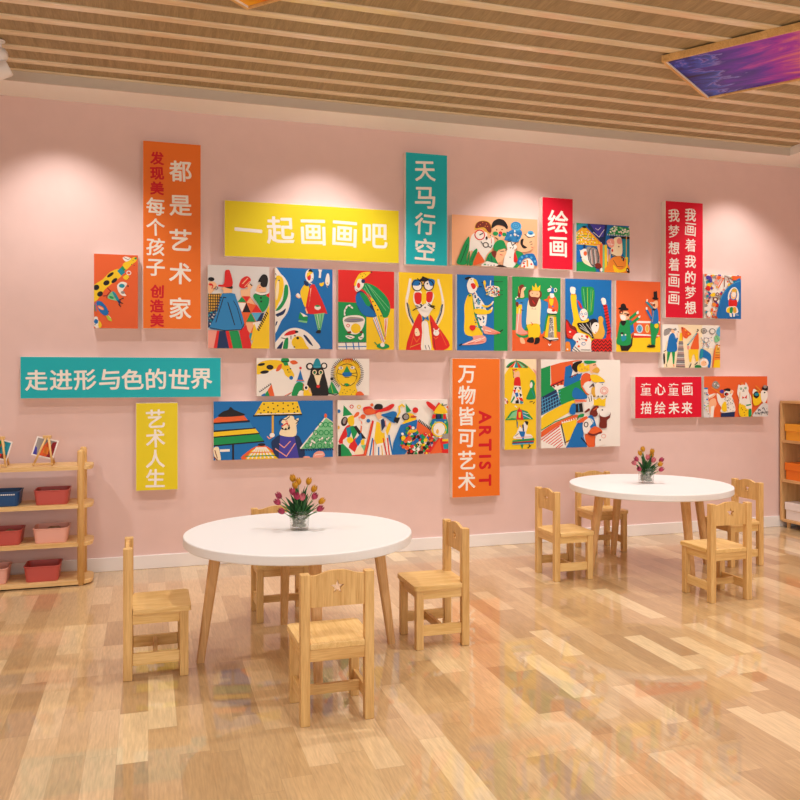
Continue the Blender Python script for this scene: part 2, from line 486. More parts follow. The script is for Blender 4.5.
pb.scale = (1.12, 1.12, 1.12)
# (camera-right is about -17 deg in plan) : direction angle, lean, stem length, colour, label tail
Y_, P_, Q_ = 'tulip_yellow', 'tulip_pink', 'tulip_rose'
BQ1 = [
 (160, .028, .205, Y_, 'tallest golden tulip, upper left of the bouquet'),
 (200, .020, .175, Y_, 'golden tulip just below the tallest one'),
 (100, .012, .188, Y_, 'golden tulip in the top middle of the bouquet'),
 (-5, .038, .190, Y_, 'golden tulip at the upper right of the bouquet'),
 (-25, .060, .160, Y_, 'golden tulip right of the bouquet top, slightly lower'),
 (-12, .088, .105, Y_, 'lowest golden tulip, out to the right'),
 (-30, .085, .078, P_, 'pink tulip drooping lowest on the right side'),
 (-45, .072, .132, P_, 'pink tulip leaning to the right side'),
 (-80, .030, .125, Q_, 'rose tulip facing the viewer right of centre'),
 (-120, .030, .130, P_, 'pink tulip facing the viewer near the centre'),
 (-150, .036, .150, P_, 'pink tulip above centre on the left'),
 (170, .082, .132, P_, 'upper pink tulip at the left edge'),
 (195, .096, .112, P_, 'pink tulip reaching farthest to the left'),
 (205, .084, .074, P_, 'lowest pink tulip at the left, near the rim'),
]
for i, (a, ln, hh, mt, lab) in enumerate(BQ1):
    tulip(V1, R(a), ln, hh, M[mt], lab + ' on the near table', 'tulips in the near vase', 3)
BQ2 = [
 (165, .020, .190, Y_, 'tallest golden tulip, left of the bouquet top'),
 (150, .034, .165, Y_, 'second golden tulip left of the bouquet top'),
 (-15, .034, .175, Y_, 'golden tulip at the right of the bouquet top'),
 (10, .040, .150, Y_, 'golden tulip just below the right-hand top bloom'),
 (-30, .074, .100, Y_, 'low golden tulip out to the right'),
 (-100, .018, .140, Q_, 'rose tulip facing the viewer near the centre'),
 (-60, .042, .125, Q_, 'rose tulip right of centre'),
 (-20, .084, .125, P_, 'pink tulip leaning far to the right'),
 (-35, .078, .070, P_, 'lowest dark pink tulip on the right'),
 (175, .060, .130, P_, 'dark pink tulip left of centre'),
 (192, .094, .112, Q_, 'rose tulip reaching farthest to the left'),
 (205, .070, .074, P_, 'lowest dark pink tulip on the left, near the rim'),
]
for i, (a, ln, hh, mt, lab) in enumerate(BQ2):
    tulip(V2, R(a), ln, hh, M[mt], lab + ' on the far table', 'tulips in the far vase', 3, True, 1.12)

# ------------------------------------------------------------------ OPEN SHELF AT THE LEFT
sx0, sx1, sy0, sy1 = -1.98, -.318, 5.155, 5.41
sh = empty('open_shelf', (0, 0, 0), 0, 'low open wooden shelf with rounded board ends by the left of the wall', 'shelf')
TOPS = (.033, .256, .481, .707)
for z in TOPS:
    r_ = .075
    obj('shelf_board', prism(rounded_rect(sx0, sx1, sy0, sy1, r_, 8), z - .024, z, 'z', .003), M['shelf'], sh)
for x in (-1.9, -.380):
    for y in (5.170, 5.375):
        bm = lathe([(0, .010), (.0205, .010), (.0205, .782), (.019, .794), (.013, .801), (0, .803)], 24, (x, y, 0))
        po = obj('post', bm, M['shelf_z'], sh, True)
        obj('foot', lathe([(0, 0), (.013, 0), (.015, .004), (.015, .011), (0, .011)], 20, (x, y, 0)), M['shelf_z'], po)
def basket(x0, x1, y0, y1, z, h, mat, label, dots=False):
    b = empty('storage_basket', ((x0+x1)/2, (y0+y1)/2, z), 0, label, 'basket', 'plastic baskets on the open shelf')
    w, d = (x1-x0)/2, (y1-y0)/2
    bm = bmesh.new(); loops = []
    t = .004
    for (ins, zz, rr) in ((.014, 0, .020), (.011, .004, .024), (.002, h-.006, .026), (-.001, h-.004, .027), (-.001, h, .027), (.0055, h, .024), (.0065, h-.008, .024), (.015, .007, .02)):
        loops.append([bm.verts.new((a, b_, zz)) for a, b_ in rounded_rect(-w+ins, w-ins, -d+ins, d-ins, rr, 6)])
    bm.faces.new(loops[0][::-1]); bm.faces.new(loops[-1])
    for A, B in zip(loops, loops[1:]):
        n = len(A)
        for i in range(n): bm.faces.new((A[i], A[(i+1) % n], B[(i+1) % n], B[i]))
    obj('basket_body', bm, mat, b)
    if dots:
        bm = bmesh.new()
        n = 13
        for i in range(n):
            x = -w + .03 + (2*w - .06)*i/(n-1)
            add_prism(bm, [(x + .0042*math.cos(2*math.pi*q/10), h - .016 + .0042*math.sin(2*math.pi*q/10)) for q in range(10)], -d + .0008, -d + .006, 'y')
        tag(obj('rim_dots', bm, M['white_top'], b), 'row of pale dots under the blue basket rim')
    return b
by0, by1 = 5.172, 5.365
BSK = [(-.640, -.445, TOPS[2], .086, 'basket_red', 'dusty red plastic basket on the shelf board below the top, right-hand one', False),
 (-.905, -.712, TOPS[2], .086, 'basket_blue', 'dark blue plastic basket with pale dots, beside a dusty red one', True),
 (-.893, -.702, TOPS[1], .086, 'basket_red', 'dusty red basket on the third board from the top, cut by the picture edge', False),
 (-.645, -.450, TOPS[1], .088, 'basket_pink', 'pale pink plastic basket on the third board from the top, above the bottom red one', False),
 (-.694, -.496, TOPS[0], .092, 'basket_red', 'dusty red plastic basket on the bottom board', False),
 (-.972, -.776, TOPS[0], .092, 'basket_pink', 'pale pink plastic basket on the bottom board, only its right end in view', False)]
for (a, b_, z, h, mt, lab, dt) in BSK: basket(a, b_, by0, by1, z, h, M[mt], lab, dt)
def lump(x, y, z, r, label):
    bm = bmesh.new()
    bmesh.ops.create_icosphere(bm, subdivisions=3, radius=r)
    for v in bm.verts:
        v.co *= 1 + .10*math.sin(v.co.x*140 + x*9) * math.cos(v.co.y*120 + z*7)
        v.co.z *= .8
    tag(obj('clay_lump', bm, M['toy'], None, True, (x, y, z + r*.8)), label, 'craft item', 'craft items in the baskets')
for x, z, r, lab in ((-.535, TOPS[2] + .006, .046, 'greyish rounded craft item peeking over the rim of the upper red basket'),
                     (-.775, TOPS[1] + .006, .046, 'greyish rounded craft item peeking out of the red basket cut by the picture edge'),
                     (-.535, TOPS[1] + .006, .050, 'greyish rounded craft item peeking over the rim of the pale pink basket')):
    lump(x, 5.27, z, r, lab)
# mini easels holding little pictures on the top board
def easel(cx, yaw, label, plabel, inks):
    z0 = TOPS[3]
    e = empty('mini_easel', (cx, 5.235, z0), yaw, label, 'easel', 'mini easels on the shelf top')
    apex = Vector((.012, .0, .170))
    for x_, y_, nm in ((-.056, -.045, 'leg'), (.052, -.045, 'leg'), (.03, .085, 'support_leg')):
        obj(nm, tube([(x_, y_, .0045), tuple(apex + Vector((-.004 if x_ < 0 else .006, 0, 0)))], .0062, 10), M['shelf_z'], e, True)
    obj('ledge', box(-.060, .056, -.050, -.040, .010, .018, .001), M['shelf'], e)
    obj('tip_block', box(-.012, .034, -.008, .010, .160, .178, .002), M['shelf_z'], e)
    # the picture leans on the frame
    p = empty('small_picture', (cx, 5.235, z0), yaw, plabel, 'picture', 'small pictures on the mini easels')
    m_ = Matrix.Translation((-.006, .020, .103)) @ Matrix.Rotation(R(14), 4, 'Y') @ Matrix.Rotation(R(-14), 4, 'X') @ Matrix.Shear('XZ', 4, (0., 0.))
    bm = box(-.063, .063, -.002, .002, -.058, .058, .0005); bmesh.ops.transform(bm, matrix=m_, verts=bm.verts)
    obj('card', bm, M['board_edge'], p)
    bm = bmesh.new(); mats = []
    polys = inks
    for i, (ink, pts) in enumerate(polys):
        vs = [bm.verts.new((-.055 + .110*a, -.0022 - .00012*(i+1), -.050 + .100*b_)) for a, b_ in pts]
        f = bm.faces.new(vs); f.material_index = i; mats.append(M['ink_' + ink])
    bmesh.ops.transform(bm, matrix=m_, verts=bm.verts)
    obj('painting', bm, mats, p)
easel(-.582, R(-8), 'mini wooden A-frame easel nearer the shelf post', 'small picture in purple and orange on the right-hand mini easel',
      [('a', [(0,0),(1,0),(1,1),(0,1)]), ('v', [(0,0),(.2,0),(.12,.4),(0,.5)]), ('o', [(.3,0),(1,0),(.9,.55),(.55,.9),(.35,.5)]), ('m', [(.7,0),(1,0),(1,1),(.8,.9)]), ('j', [(.45,.2),(.75,.15),(.7,.55),(.5,.6)])])
easel(-.832, R(-8), 'mini wooden A-frame easel at the left picture edge', 'small red and teal picture on the mini easel cut by the left picture edge',
      [('r', [(0,0),(1,0),(1,1),(0,1)]), ('t', [(.5,.3),(1,.2),(1,1),(.6,1)]), ('g', [(0,.55),(.5,.55),(.55,1),(0,1)]), ('d', [(.7,0),(1,0),(1,.25),(.75,.3)])])

# ------------------------------------------------------------------ CABINET WITH LIDDED BOXES AT THE RIGHT
cx0, cx1, cy0, cy1 = 4.937, 5.235, 4.30, 5.47
cab = empty('storage_cabinet', (0, 0, 0), 0, 'wooden open storage cabinet against the right wall, cut by the picture edge', 'cabinet')
for y in (cy0, cy1 - .02): obj('side_panel', box(cx0, cx1, y, y + .02, .055, 1.010, .001), M['cab'], cab)
obj('back_panel', box(cx1 - .012, cx1, cy0 + .02, cy1 - .02, .055, 1.010), M['cab'], cab)
CS = (.068, .391, .710)
obj('top_panel', box(cx0, cx1, cy0, cy1, 1.010, 1.030, .001), M['cab_y'], cab)
for z in CS: obj('shelf_board', box(cx0, cx1 - .012, cy0 + .02, cy1 - .02, z - .02, z, .001), M['cab_y'], cab)
for y in (cy0 + .06, cy1 - .06):
    for x in (cx0 + .035, cx1 - .04): obj('foot', lathe([(0, 0), (.013, 0), (.017, .048), (0, .048)], 16, (x, y, 0)), M['cab'], cab)
def lidbox(y1, z, h, mat, label):
    b = empty('lidded_box', (cx0 + .13, y1 - .17, z), 0, label, 'box', 'lidded boxes in the cabinet')
    obj('box_body', box(-.105, .105, -.166, .166, 0, h*.62, .003), mat, b)
    obj('lid', box(-.112, .112, -.173, .173, h*.56, h, .003), mat, b)
for z, h, mt, nm in ((CS[0], .140, 'box_white', 'white'), (CS[1], .137, 'box_orange', 'orange'), (CS[2], .133, 'box_yellow', 'amber yellow')):
    for k, tail in ((0, {'white': 'on the bottom shelf of the right-hand cabinet', 'orange': 'on the middle shelf of the right-hand cabinet', 'amber yellow': 'on the top shelf of the right-hand cabinet'}[nm]),):
        lidbox(cy1 - .035, z, h, M[mt], nm + ' lidded storage box ' + tail)

# ------------------------------------------------------------------ PICTURES ON THE CEILING AND THE SPOTLIGHT
def ceiling_picture(corner, ang, w, l, mat, label, seed):
    t = empty('ceiling_picture', (corner[0], corner[1], SZ), R(ang), label, 'picture', 'framed abstract pictures on the ceiling')
    th, fw = .038, .016
    for nm, a in (('frame_rail', (0, w, -fw, 0)), ('frame_rail', (0, w, -l, -l + fw)), ('frame_rail', (0, fw, -l + fw, -fw)), ('frame_rail', (w - fw, w, -l + fw, -fw))):
        obj(nm, box(a[0], a[1], a[2], a[3], -th, 0, .002), M['wood_x'], t)
    obj('print', box(fw, w - fw, -l + fw, -fw, -th + .010, -.004), mat, t)
    obj('inner_edge', box(fw, w - fw, -fw - .005, -fw, -th + .002, -th + .010), M['board_edge'], t)
    return t
ceiling_picture((2.715, 3.895), 35, .78, 1.7, M['abstract_purple'], 'framed purple and orange abstract picture mounted flat under the ceiling slats', 1)
ceiling_picture((-.122, 3.385), 43, .78, 1.3, M['abstract_orange'], 'framed orange abstract picture at the top edge, only a corner in view', 2)

sp = empty('ceiling_spotlight', (-.75, 4.755, SZ), 0, 'white cylindrical ceiling spotlight at the left picture edge', 'spotlight')
obj('mount', lathe([(0, 0), (.026, 0), (.026, -.006), (.010, -.008), (.010, -.06), (0, -.06)], 24), M['metal_white'], sp, False)
bm = bmesh.new(); bmesh.ops.create_uvsphere(bm, u_segments=24, v_segments=12, radius=.041, matrix=Matrix.Translation((0, 0, -.075)))
obj('joint', bm, M['metal_white'], sp, True)
bm = lathe([(0, -.085), (.036, -.085), (.044, -.078), (.044, .078), (.040, .085), (.038, .070), (0, .070)], 32)
hd = obj('lamp_head', bm, M['metal_white'], sp, False)
hd.location = (-.031, .01, -.172); hd.rotation_euler = (R(15), R(62), R(15))
obj('lens', lathe([(0, -.0865), (.033, -.0865), (.033, -.0845), (0, -.0845)], 24), M['lens'], hd)
# ------------------------------------------------------------------ SIGNS AND PICTURES ON THE WALL
FY = WY - .055     # front face of every board
def glyph_mesh(ch, bold):
    c = bpy.data.curves.new('glyph', 'FONT'); c.body = ch; c.size = 1; c.offset = bold; c.resolution_u = 3; c.extrude = 0
    o = bpy.data.objects.new('glyph', c); col.objects.link(o)
    bpy.context.view_layer.update()
    me = bpy.data.meshes.new_from_object(o.evaluated_get(bpy.context.evaluated_depsgraph_get()))
    bpy.data.objects.remove(o); bpy.data.curves.remove(c)
    bm = bmesh.new(); bm.from_mesh(me); bpy.data.meshes.remove(me)
    bmesh.ops.remove_doubles(bm, verts=bm.verts, dist=1e-5)
    return bm
def add_char(parent, ch, x, z, size, mat, bold=.030, rot=0., tilt=0., sx=1.):
    bm = glyph_mesh(ch, 0)
    xs = [v.co.x for v in bm.verts]; ys = [v.co.y for v in bm.verts]
    mx, my = (min(xs)+max(xs))/2, (min(ys)+max(ys))/2
    s = size / max(max(xs)-min(xs), max(ys)-min(ys))
    # a brush-thick stroke: the letterform laid over itself in a small ring
    ca, sa = math.cos(rot + tilt), math.sin(rot + tilt)
    out = bmesh.new()
    src = [[((v.co.x - mx), (v.co.y - my)) for v in f.verts] for f in bm.faces]
    bm.free()
    s *= 1 / (1 + 1.6*bold)
    ring = [(0, 0)] + [(bold*math.cos(math.pi/4*q), bold*math.sin(math.pi/4*q)) for q in range(8)]
    for q, (dx, dy) in enumerate(ring):
        for poly in src:
            vs = []
            for a, b in poly:
                a, b = (a + dx)*s*sx, (b + dy)*s
                vs.append(out.verts.new((a*ca - b*sa, -.0008 - .00004*q, a*sa + b*ca)))
            try:
                f = out.faces.new(vs); f.normal_update()
                if f.normal.y > 0: f.normal_flip()
            except ValueError: pass
    me = bpy.data.meshes.new('character'); out.to_mesh(me); out.free(); me.materials.append(mat)
    o = bpy.data.objects.new('character', me); o.location = (x, 0, z)
    return link(o, parent)
def board(name, x0, x1, z0, z1, face, label, cat, group, edge='board_edge'):
    """a thick white-edged board with its coloured front; origin in the middle of the front face"""
    cx, cz = (x0+x1)/2, (z0+z1)/2; w, h = (x1-x0)/2, (z1-z0)/2
    t = empty(name, (cx, FY, cz), 0, label, cat, group)
    obj('board', box(-w, w, 0, WY - FY, -h, h, .0015), M[edge], t)
    if face: obj('face_panel', box(-w + .002, w - .002, -.0005, .002, -h + .002, h - .002), M[face], t)
    return t, cx, cz

def sign(key, rect, face, label, chars):
    """chars: (text, x, z, size, material, tilt, rot) in wall metres"""
    t, cx, cz = board('text_sign', *rect, M_FACE[face], label, 'sign', 'coloured text boards on the pink wall')
    rnd = random.Random(key)
    for ch, x, z, s, m_, rot in chars:
        add_char(t, ch, x - cx, z - cz, s, M[m_], (.0 if ch == '童' else .008 if ch in '描绘皆画梦着' and s < .11 else .019) if m_ == 'letter_white' else .034, rot, R(rnd.uniform(-3.5, 3.5)) if not rot else 0)
M_FACE = {'o': 'sign_orange', 'y': 'sign_yellow', 't': 'sign_teal', 'r': 'sign_red'}
W_, R_ = 'letter_white', 'letter_red'
sign(0, (-0.033, 0.327, 1.537, 2.732), 'o', 'tall orange sign with two columns of white and red Chinese characters, at the upper left', [
  ('都', 0.198, 2.552, 0.1379, W_, 0),
  ('是', 0.198, 2.331, 0.1379, W_, 0),
  ('艺', 0.198, 2.11, 0.1379, W_, 0),
  ('术', 0.198, 1.894, 0.1379, W_, 0),
  ('家', 0.198, 1.671, 0.1379, W_, 0),
  ('每', 0.045, 2.316, 0.1122, W_, 0),
  ('个', 0.045, 2.185, 0.1122, W_, 0),
  ('孩', 0.045, 2.059, 0.1122, W_, 0),
  ('子', 0.045, 1.927, 0.1122, W_, 0),
  ('发', 0.054, 2.624, 0.0842, R_, 0),
  ('现', 0.054, 2.527, 0.0842, R_, 0),
  ('美', 0.054, 2.433, 0.0842, R_, 0),
  ('创', 0.054, 1.775, 0.0842, R_, 0),
  ('造', 0.054, 1.682, 0.0842, R_, 0),
  ('美', 0.054, 1.591, 0.0842, R_, 0)])
sign(1, (0.476, 1.668, 2.018, 2.385), 'y', 'wide yellow sign with five white Chinese characters, left of the tall teal sign', [
  ('一', 0.631, 2.195, 0.1797, W_, 0),
  ('起', 0.841, 2.206, 0.1848, W_, 0),
  ('画', 1.063, 2.202, 0.1717, W_, 0),
  ('画', 1.28, 2.202, 0.1737, W_, 0),
  ('吧', 1.496, 2.2, 0.1757, W_, 0)])
sign(2, (1.716, 2.026, 2.013, 2.798), 't', 'upright teal sign with four white Chinese characters, high in the middle of the wall', [
  ('天', 1.859, 2.673, 0.1515, W_, 0),
  ('马', 1.859, 2.486, 0.1515, W_, 0),
  ('行', 1.859, 2.303, 0.1515, W_, 0),
  ('空', 1.859, 2.124, 0.1515, W_, 0)])
sign(3, (2.769, 3.023, 2.022, 2.552), 'r', 'small upright crimson sign with two white Chinese characters between two canvases', [
  ('绘', 2.898, 2.375, 0.167, W_, 0),
  ('画', 2.901, 2.188, 0.1451, W_, 0)])
sign(4, (3.824, 4.167, 1.684, 2.59), 'r', 'tall crimson sign with two columns of white Chinese characters at the right', [
  ('我', 4.051, 2.492, 0.1009, W_, 0),
  ('画', 4.051, 2.377, 0.1009, W_, 0),
  ('着', 4.051, 2.255, 0.1009, W_, 0),
  ('我', 4.051, 2.128, 0.1009, W_, 0),
  ('的', 4.051, 2.002, 0.1009, W_, 0),
  ('梦', 4.051, 1.884, 0.1009, W_, 0),
  ('想', 4.051, 1.767, 0.1009, W_, 0),
  ('我', 3.9, 2.479, 0.1002, W_, 0),
  ('梦', 3.9, 2.355, 0.1002, W_, 0),
  ('想', 3.9, 2.227, 0.1002, W_, 0),
  ('着', 3.9, 2.099, 0.1002, W_, 0),
  ('画', 3.9, 1.973, 0.1002, W_, 0),
  ('画', 3.9, 1.838, 0.1002, W_, 0)])
sign(5, (-0.745, 0.454, 1.098, 1.355), 't', 'long horizontal teal sign with eight white Chinese characters at the left', [
  ('走', -0.654, 1.21, 0.1273, W_, 0),
  ('进', -0.514, 1.212, 0.1284, W_, 0),
  ('形', -0.375, 1.213, 0.1294, W_, 0),
  ('与', -0.232, 1.215, 0.1305, W_, 0),
  ('色', -0.094, 1.215, 0.1315, W_, 0),
  ('的', 0.048, 1.217, 0.1326, W_, 0),
  ('世', 0.192, 1.216, 0.1337, W_, 0),
  ('界', 0.33, 1.218, 0.1347, W_, 0)])
sign(6, (-0.075, 0.183, 0.507, 1.065), 'y', 'small upright yellow sign with four white Chinese characters, under the long teal sign', [
  ('艺', 0.044, 0.964, 0.116, W_, 0),
  ('术', 0.044, 0.838, 0.116, W_, 0),
  ('人', 0.044, 0.709, 0.116, W_, 0),
  ('生', 0.044, 0.585, 0.116, W_, 0)])
sign(7, (2.062, 2.432, 0.368, 1.36), 'o', 'tall orange sign with white Chinese characters and the red word ARTIST turned sideways', [
  ('万', 2.174, 1.246, 0.1321, W_, 0),
  ('物', 2.174, 1.098, 0.1321, W_, 0),
  ('皆', 2.174, 0.947, 0.1321, W_, 0),
  ('可', 2.174, 0.789, 0.1321, W_, 0),
  ('艺', 2.174, 0.634, 0.1321, W_, 0),
  ('术', 2.174, 0.482, 0.1321, W_, 0),
  ('A', 2.315, 0.938, 0.0953, R_, -1.5708),
  ('R', 2.315, 0.837, 0.0917, R_, -1.5708),
  ('T', 2.315, 0.738, 0.0971, R_, -1.5708),
  ('I', 2.315, 0.656, 0.0917, R_, -1.5708),
  ('S', 2.315, 0.591, 0.0917, R_, -1.5708),
  ('T', 2.315, 0.484, 0.0935, R_, -1.5708)])
sign(8, (3.553, 4.154, 0.907, 1.229), 'r', 'wide crimson sign with two rows of white Chinese characters at the lower right', [
  ('童', 3.651, 1.132, 0.0955, W_, 0),
  ('心', 3.775, 1.131, 0.0961, W_, 0),
  ('童', 3.897, 1.13, 0.0966, W_, 0),
  ('画', 4.022, 1.129, 0.0972, W_, 0),
  ('描', 3.651, 0.988, 0.0955, W_, 0),
  ('绘', 3.775, 0.987, 0.0961, W_, 0),
  ('未', 3.899, 0.985, 0.0966, W_, 0),
  ('来', 4.019, 0.984, 0.0972, W_, 0)])


# ---- pictures.  Each painting is drawn in its own flat frame (numbers are drawing units of that sheet);
# p polygon, e ellipse (cx cy rx ry [turn]), l line (width, points)
def clip(poly, x0, y0, x1, y1):
    def cut(ps, inside, inter):
        out = []
        for i in range(len(ps)):
            a, b = ps[i-1], ps[i]
            if inside(b):
                if not inside(a): out.append(inter(a, b))
                out.append(b)
            elif inside(a): out.append(inter(a, b))
        return out
    def ix(v): return lambda a, b: (v, a[1] + (b[1]-a[1])*(v-a[0])/(b[0]-a[0]))
    def iy(v): return lambda a, b: (a[0] + (b[0]-a[0])*(v-a[1])/(b[1]-a[1]), v)
    for ins, it in ((lambda p: p[0] >= x0, ix(x0)), (lambda p: p[0] <= x1, ix(x1)), (lambda p: p[1] >= y0, iy(y0)), (lambda p: p[1] <= y1, iy(y1))):
        if not poly: break
        poly = cut(poly, ins, it)
    return poly
def smooth_poly(ps, n=4):
    out = []; L_ = len(ps)
    for i in range(L_):
        p0, p1, p2, p3 = ps[i-1], ps[i], ps[(i+1) % L_], ps[(i+2) % L_]
        for k in range(n):
            t = k/n
            out.append(tuple(.5*((2*p1[q]) + (-p0[q]+p2[q])*t + (2*p0[q]-5*p1[q]+4*p2[q]-p3[q])*t*t + (-p0[q]+3*p1[q]-3*p2[q]+p3[q])*t**3) for q in (0, 1)))
    return out
def parse(txt):
    shapes = []
    for line in txt.replace('\n', ';').split(';'):
        t = line.split()
        if not t: continue
        c, k = t[0], t[1]; n = [float(v) for v in t[2:]]
        if k == 'p': shapes.append((c, list(zip(n[::2], n[1::2]))))
        elif k == 's': shapes.append((c, smooth_poly(list(zip(n[::2], n[1::2])))))
        elif k == 'e':
            a = R(n[4]) if len(n) > 4 else 0
            m_ = 10 if max(n[2], n[3]) < 12 else 22
            pts = []
            for q in range(m_):
                u, v = n[2]*math.cos(6.28319*q/m_), n[3]*math.sin(6.28319*q/m_)
                pts.append((n[0] + u*math.cos(a) - v*math.sin(a), n[1] + u*math.sin(a) + v*math.cos(a)))
            shapes.append((c, pts))
        elif k == 'o':      # ring: cx cy rx ry width
            for q in range(16):
                a0, a1 = 6.28319*q/16, 6.28319*(q+1.05)/16
                shapes.append((c, [(n[0]+(n[2]+s_*n[4]/2)*math.cos(a), n[1]+(n[3]+s_*n[4]/2)*math.sin(a)) for a, s_ in ((a0, 1), (a1, 1), (a1, -1), (a0, -1))]))
        elif k == 'l':
            w = n[0]/2; ps = list(zip(n[1::2], n[2::2]))
            for (ax, ay), (bx, by) in zip(ps, ps[1:]):
                d = math.hypot(bx-ax, by-ay) or 1; ux, uy = (bx-ax)/d, (by-ay)/d; px, py = -uy*w, ux*w
                ex, ey = ux*w*.5, uy*w*.5
                shapes.append((c, [(ax+px-ex, ay+py-ey), (bx+px+ex, by+py+ey), (bx-px+ex, by-py+ey), (ax-px-ex, ay-py-ey)]))
        elif k == 'd':      # dots: radius, points
            for a, b in zip(n[1::2], n[2::2]):
                shapes.append((c, [(a + n[0]*math.cos(6.28319*q/8), b + n[0]*math.sin(6.28319*q/8)) for q in range(8)]))
    return shapes
def area(ps): return abs(sum(ps[i-1][0]*ps[i][1] - ps[i][0]*ps[i-1][1] for i in range(len(ps))))/2
def picture(rect, sheet, ground, txt, label):
    x0, y0, x1, y1 = sheet
    t, cx, cz = board('canvas_picture', *rect, None, label, 'picture', 'painted canvases on the pink wall')
    w, h = rect[1]-rect[0], rect[3]-rect[2]
    shapes = [(ground, [(x0, y0), (x1, y0), (x1, y1), (x0, y1)])] + parse(txt)
    bm = bmesh.new(); mats = []
    n = 0
    for c, ps in shapes:
        ps = clip(ps, x0, y0, x1, y1)
        if len(ps) < 3 or area(ps) < 2: continue
        q = []
        for a, b in ps:
            p_ = (-w/2 + w*(a-x0)/(x1-x0), h/2 - h*(b-y0)/(y1-y0))
            if not q or math.hypot(p_[0]-q[-1][0], p_[1]-q[-1][1]) > 2e-4: q.append(p_)
        if len(q) > 2 and math.hypot(q[0][0]-q[-1][0], q[0][1]-q[-1][1]) < 2e-4: q.pop()
        if len(q) < 3: continue
        n += 1
        yy = -.0004 - .00005*n
        try: f = bm.faces.new([bm.verts.new((a, yy, b)) for a, b in q])
        except ValueError: continue
        f.normal_update()
        if f.normal.y > 0: f.normal_flip()
        if c not in mats: mats.append(c)
        f.material_index = mats.index(c)
    me = bpy.data.meshes.new('painting')
    bmesh.ops.triangulate(bm, faces=bm.faces)
    bm.to_mesh(me); bm.free()
    for c in mats: me.materials.append(M['ink_' + c])
    link(bpy.data.objects.new('painting', me), t)
def grid_lines(c, w, x0, y0, x1, y1, nx, ny):
    s = ''
    for i in range(nx+1): s += f';{c} l {w} {x0+(x1-x0)*i/nx} {y0} {x0+(x1-x0)*i/nx} {y1}'
    for i in range(ny+1): s += f';{c} l {w} {x0} {y0+(y1-y0)*i/ny} {x1} {y0+(y1-y0)*i/ny}'
    return s
def scatter(seed, cols, n, x0, y0, x1, y1, r0, r1, inside=None):
    rnd = random.Random(seed); s = ''
    for k in range(n):
        a, b = rnd.uniform(x0, x1), rnd.uniform(y0, y1)
        if inside and not inside(a, b): continue
        r = rnd.uniform(r0, r1)
        s += f';{rnd.choice(cols)} e {a:.1f} {b:.1f} {r:.1f} {r*rnd.uniform(.5,1.1):.1f} {rnd.uniform(0,180):.0f}'
    return s
def teeth(c, x0, y0, x1, y1, n, dx, dy, w):
    return ''.join(f';{c} l {w} {x0+(x1-x0)*i/(n-1):.1f} {y0+(y1-y0)*i/(n-1):.1f} {x0+(x1-x0)*i/(n-1)+dx:.1f} {y0+(y1-y0)*i/(n-1)+dy:.1f}' for i in range(n))
def ray_fur(c, cx, cy, r0, r1, n, w, a0=0, a1=360):
    return ''.join(f';{c} l {w} {cx+r0*math.cos(R(a0+(a1-a0)*i/n)):.1f} {cy+r0*math.sin(R(a0+(a1-a0)*i/n)):.1f} {cx+r1*math.cos(R(a0+(a1-a0)*i/n)):.1f} {cy+r1*math.sin(R(a0+(a1-a0)*i/n)):.1f}' for i in range(n))
RECT = {
  'P1': (-0.323, -0.062, 1.535, 2.0),
  'P10': (2.06, 2.731, 2.021, 2.382),
  'P11': (3.051, 3.501, 2.015, 2.375),
  'P12': (4.18, 4.518, 1.686, 2.035),
  'P2': (0.371, 0.768, 1.416, 1.958),
  'P3': (0.807, 1.196, 1.416, 1.958),
  'P4': (1.235, 1.632, 1.416, 1.958),
  'P5': (1.666, 2.065, 1.416, 1.958),
  'P6': (2.099, 2.492, 1.416, 1.958),
  'P7': (2.528, 2.92, 1.416, 1.958),
  'P8': (2.958, 3.349, 1.416, 1.958),
  'P9': (3.389, 3.779, 1.416, 1.958),
  'P13': (3.797, 4.321, 1.297, 1.633),
  'P14': (0.685, 1.454, 1.102, 1.354),
  'P15': (0.406, 1.198, 0.686, 1.07),
  'P16': (1.231, 2.027, 0.688, 1.069),
  'P17': (2.468, 2.72, 0.698, 1.358),
  'P18': (2.76, 3.423, 0.701, 1.356),
  'P19': (4.176, 4.78, 0.906, 1.23),
}
# P1 giraffe
picture(RECT['P1'], (40, 38, 468, 765), 'o', '''
y s 30 360 120 290 200 210 285 180 310 240 230 310 150 380 100 450 60 500 30 490
k e 198 240 40 15 -38; k e 160 320 32 24 -30; k e 236 295 34 17 -40; k e 62 368 30 26 -30; k e 98 430 30 24 -35
t p 265 200 300 165 345 210 305 245; g p 300 165 325 140 352 180 330 200
y s 320 130 390 80 440 55 455 90 410 130 360 180 335 170
w s 318 70 350 55 400 75 350 105; k l 5 330 65 370 85 385 75; g e 445 70 12 10; k d 4 420 90 440 75 405 130 430 140
w o 378 215 20 18 8; y s 320 260 360 230 380 260 350 285; k d 4 375 270
w s 265 340 310 305 360 320 340 360 320 400 355 440 310 440 275 400; t e 310 345 28 20; k d 8 370 345; a e 320 410 20 14
l s 170 465 215 405 235 460 260 485 240 490; g e 208 462 24 12 20; t s 215 405 250 420 290 500 265 500; n p 262 490 300 490 290 535
m l 8 170 370 200 400 165 445 130 450; m l 8 165 445 165 470; k l 9 285 485 325 465; k l 9 290 505 320 520; k l 8 280 530 300 550
b s 62 510 110 505 160 560 180 620 140 640 85 590; o e 105 565 36 16 30; f e 105 568 28 9 30; k d 5 180 600
q s 160 640 200 660 210 695 175 680; w l 4 180 640 205 665
w s 40 665 70 655 85 700 110 740 70 765 40 740; b e 60 700 20 24; y s 90 690 115 735 95 765 80 740; n d 6 50 730
g l 7 45 540 50 600; b l 6 50 520 62 600
''', 'orange canvas with a spotted yellow giraffe neck and small birds, left of all other canvases')
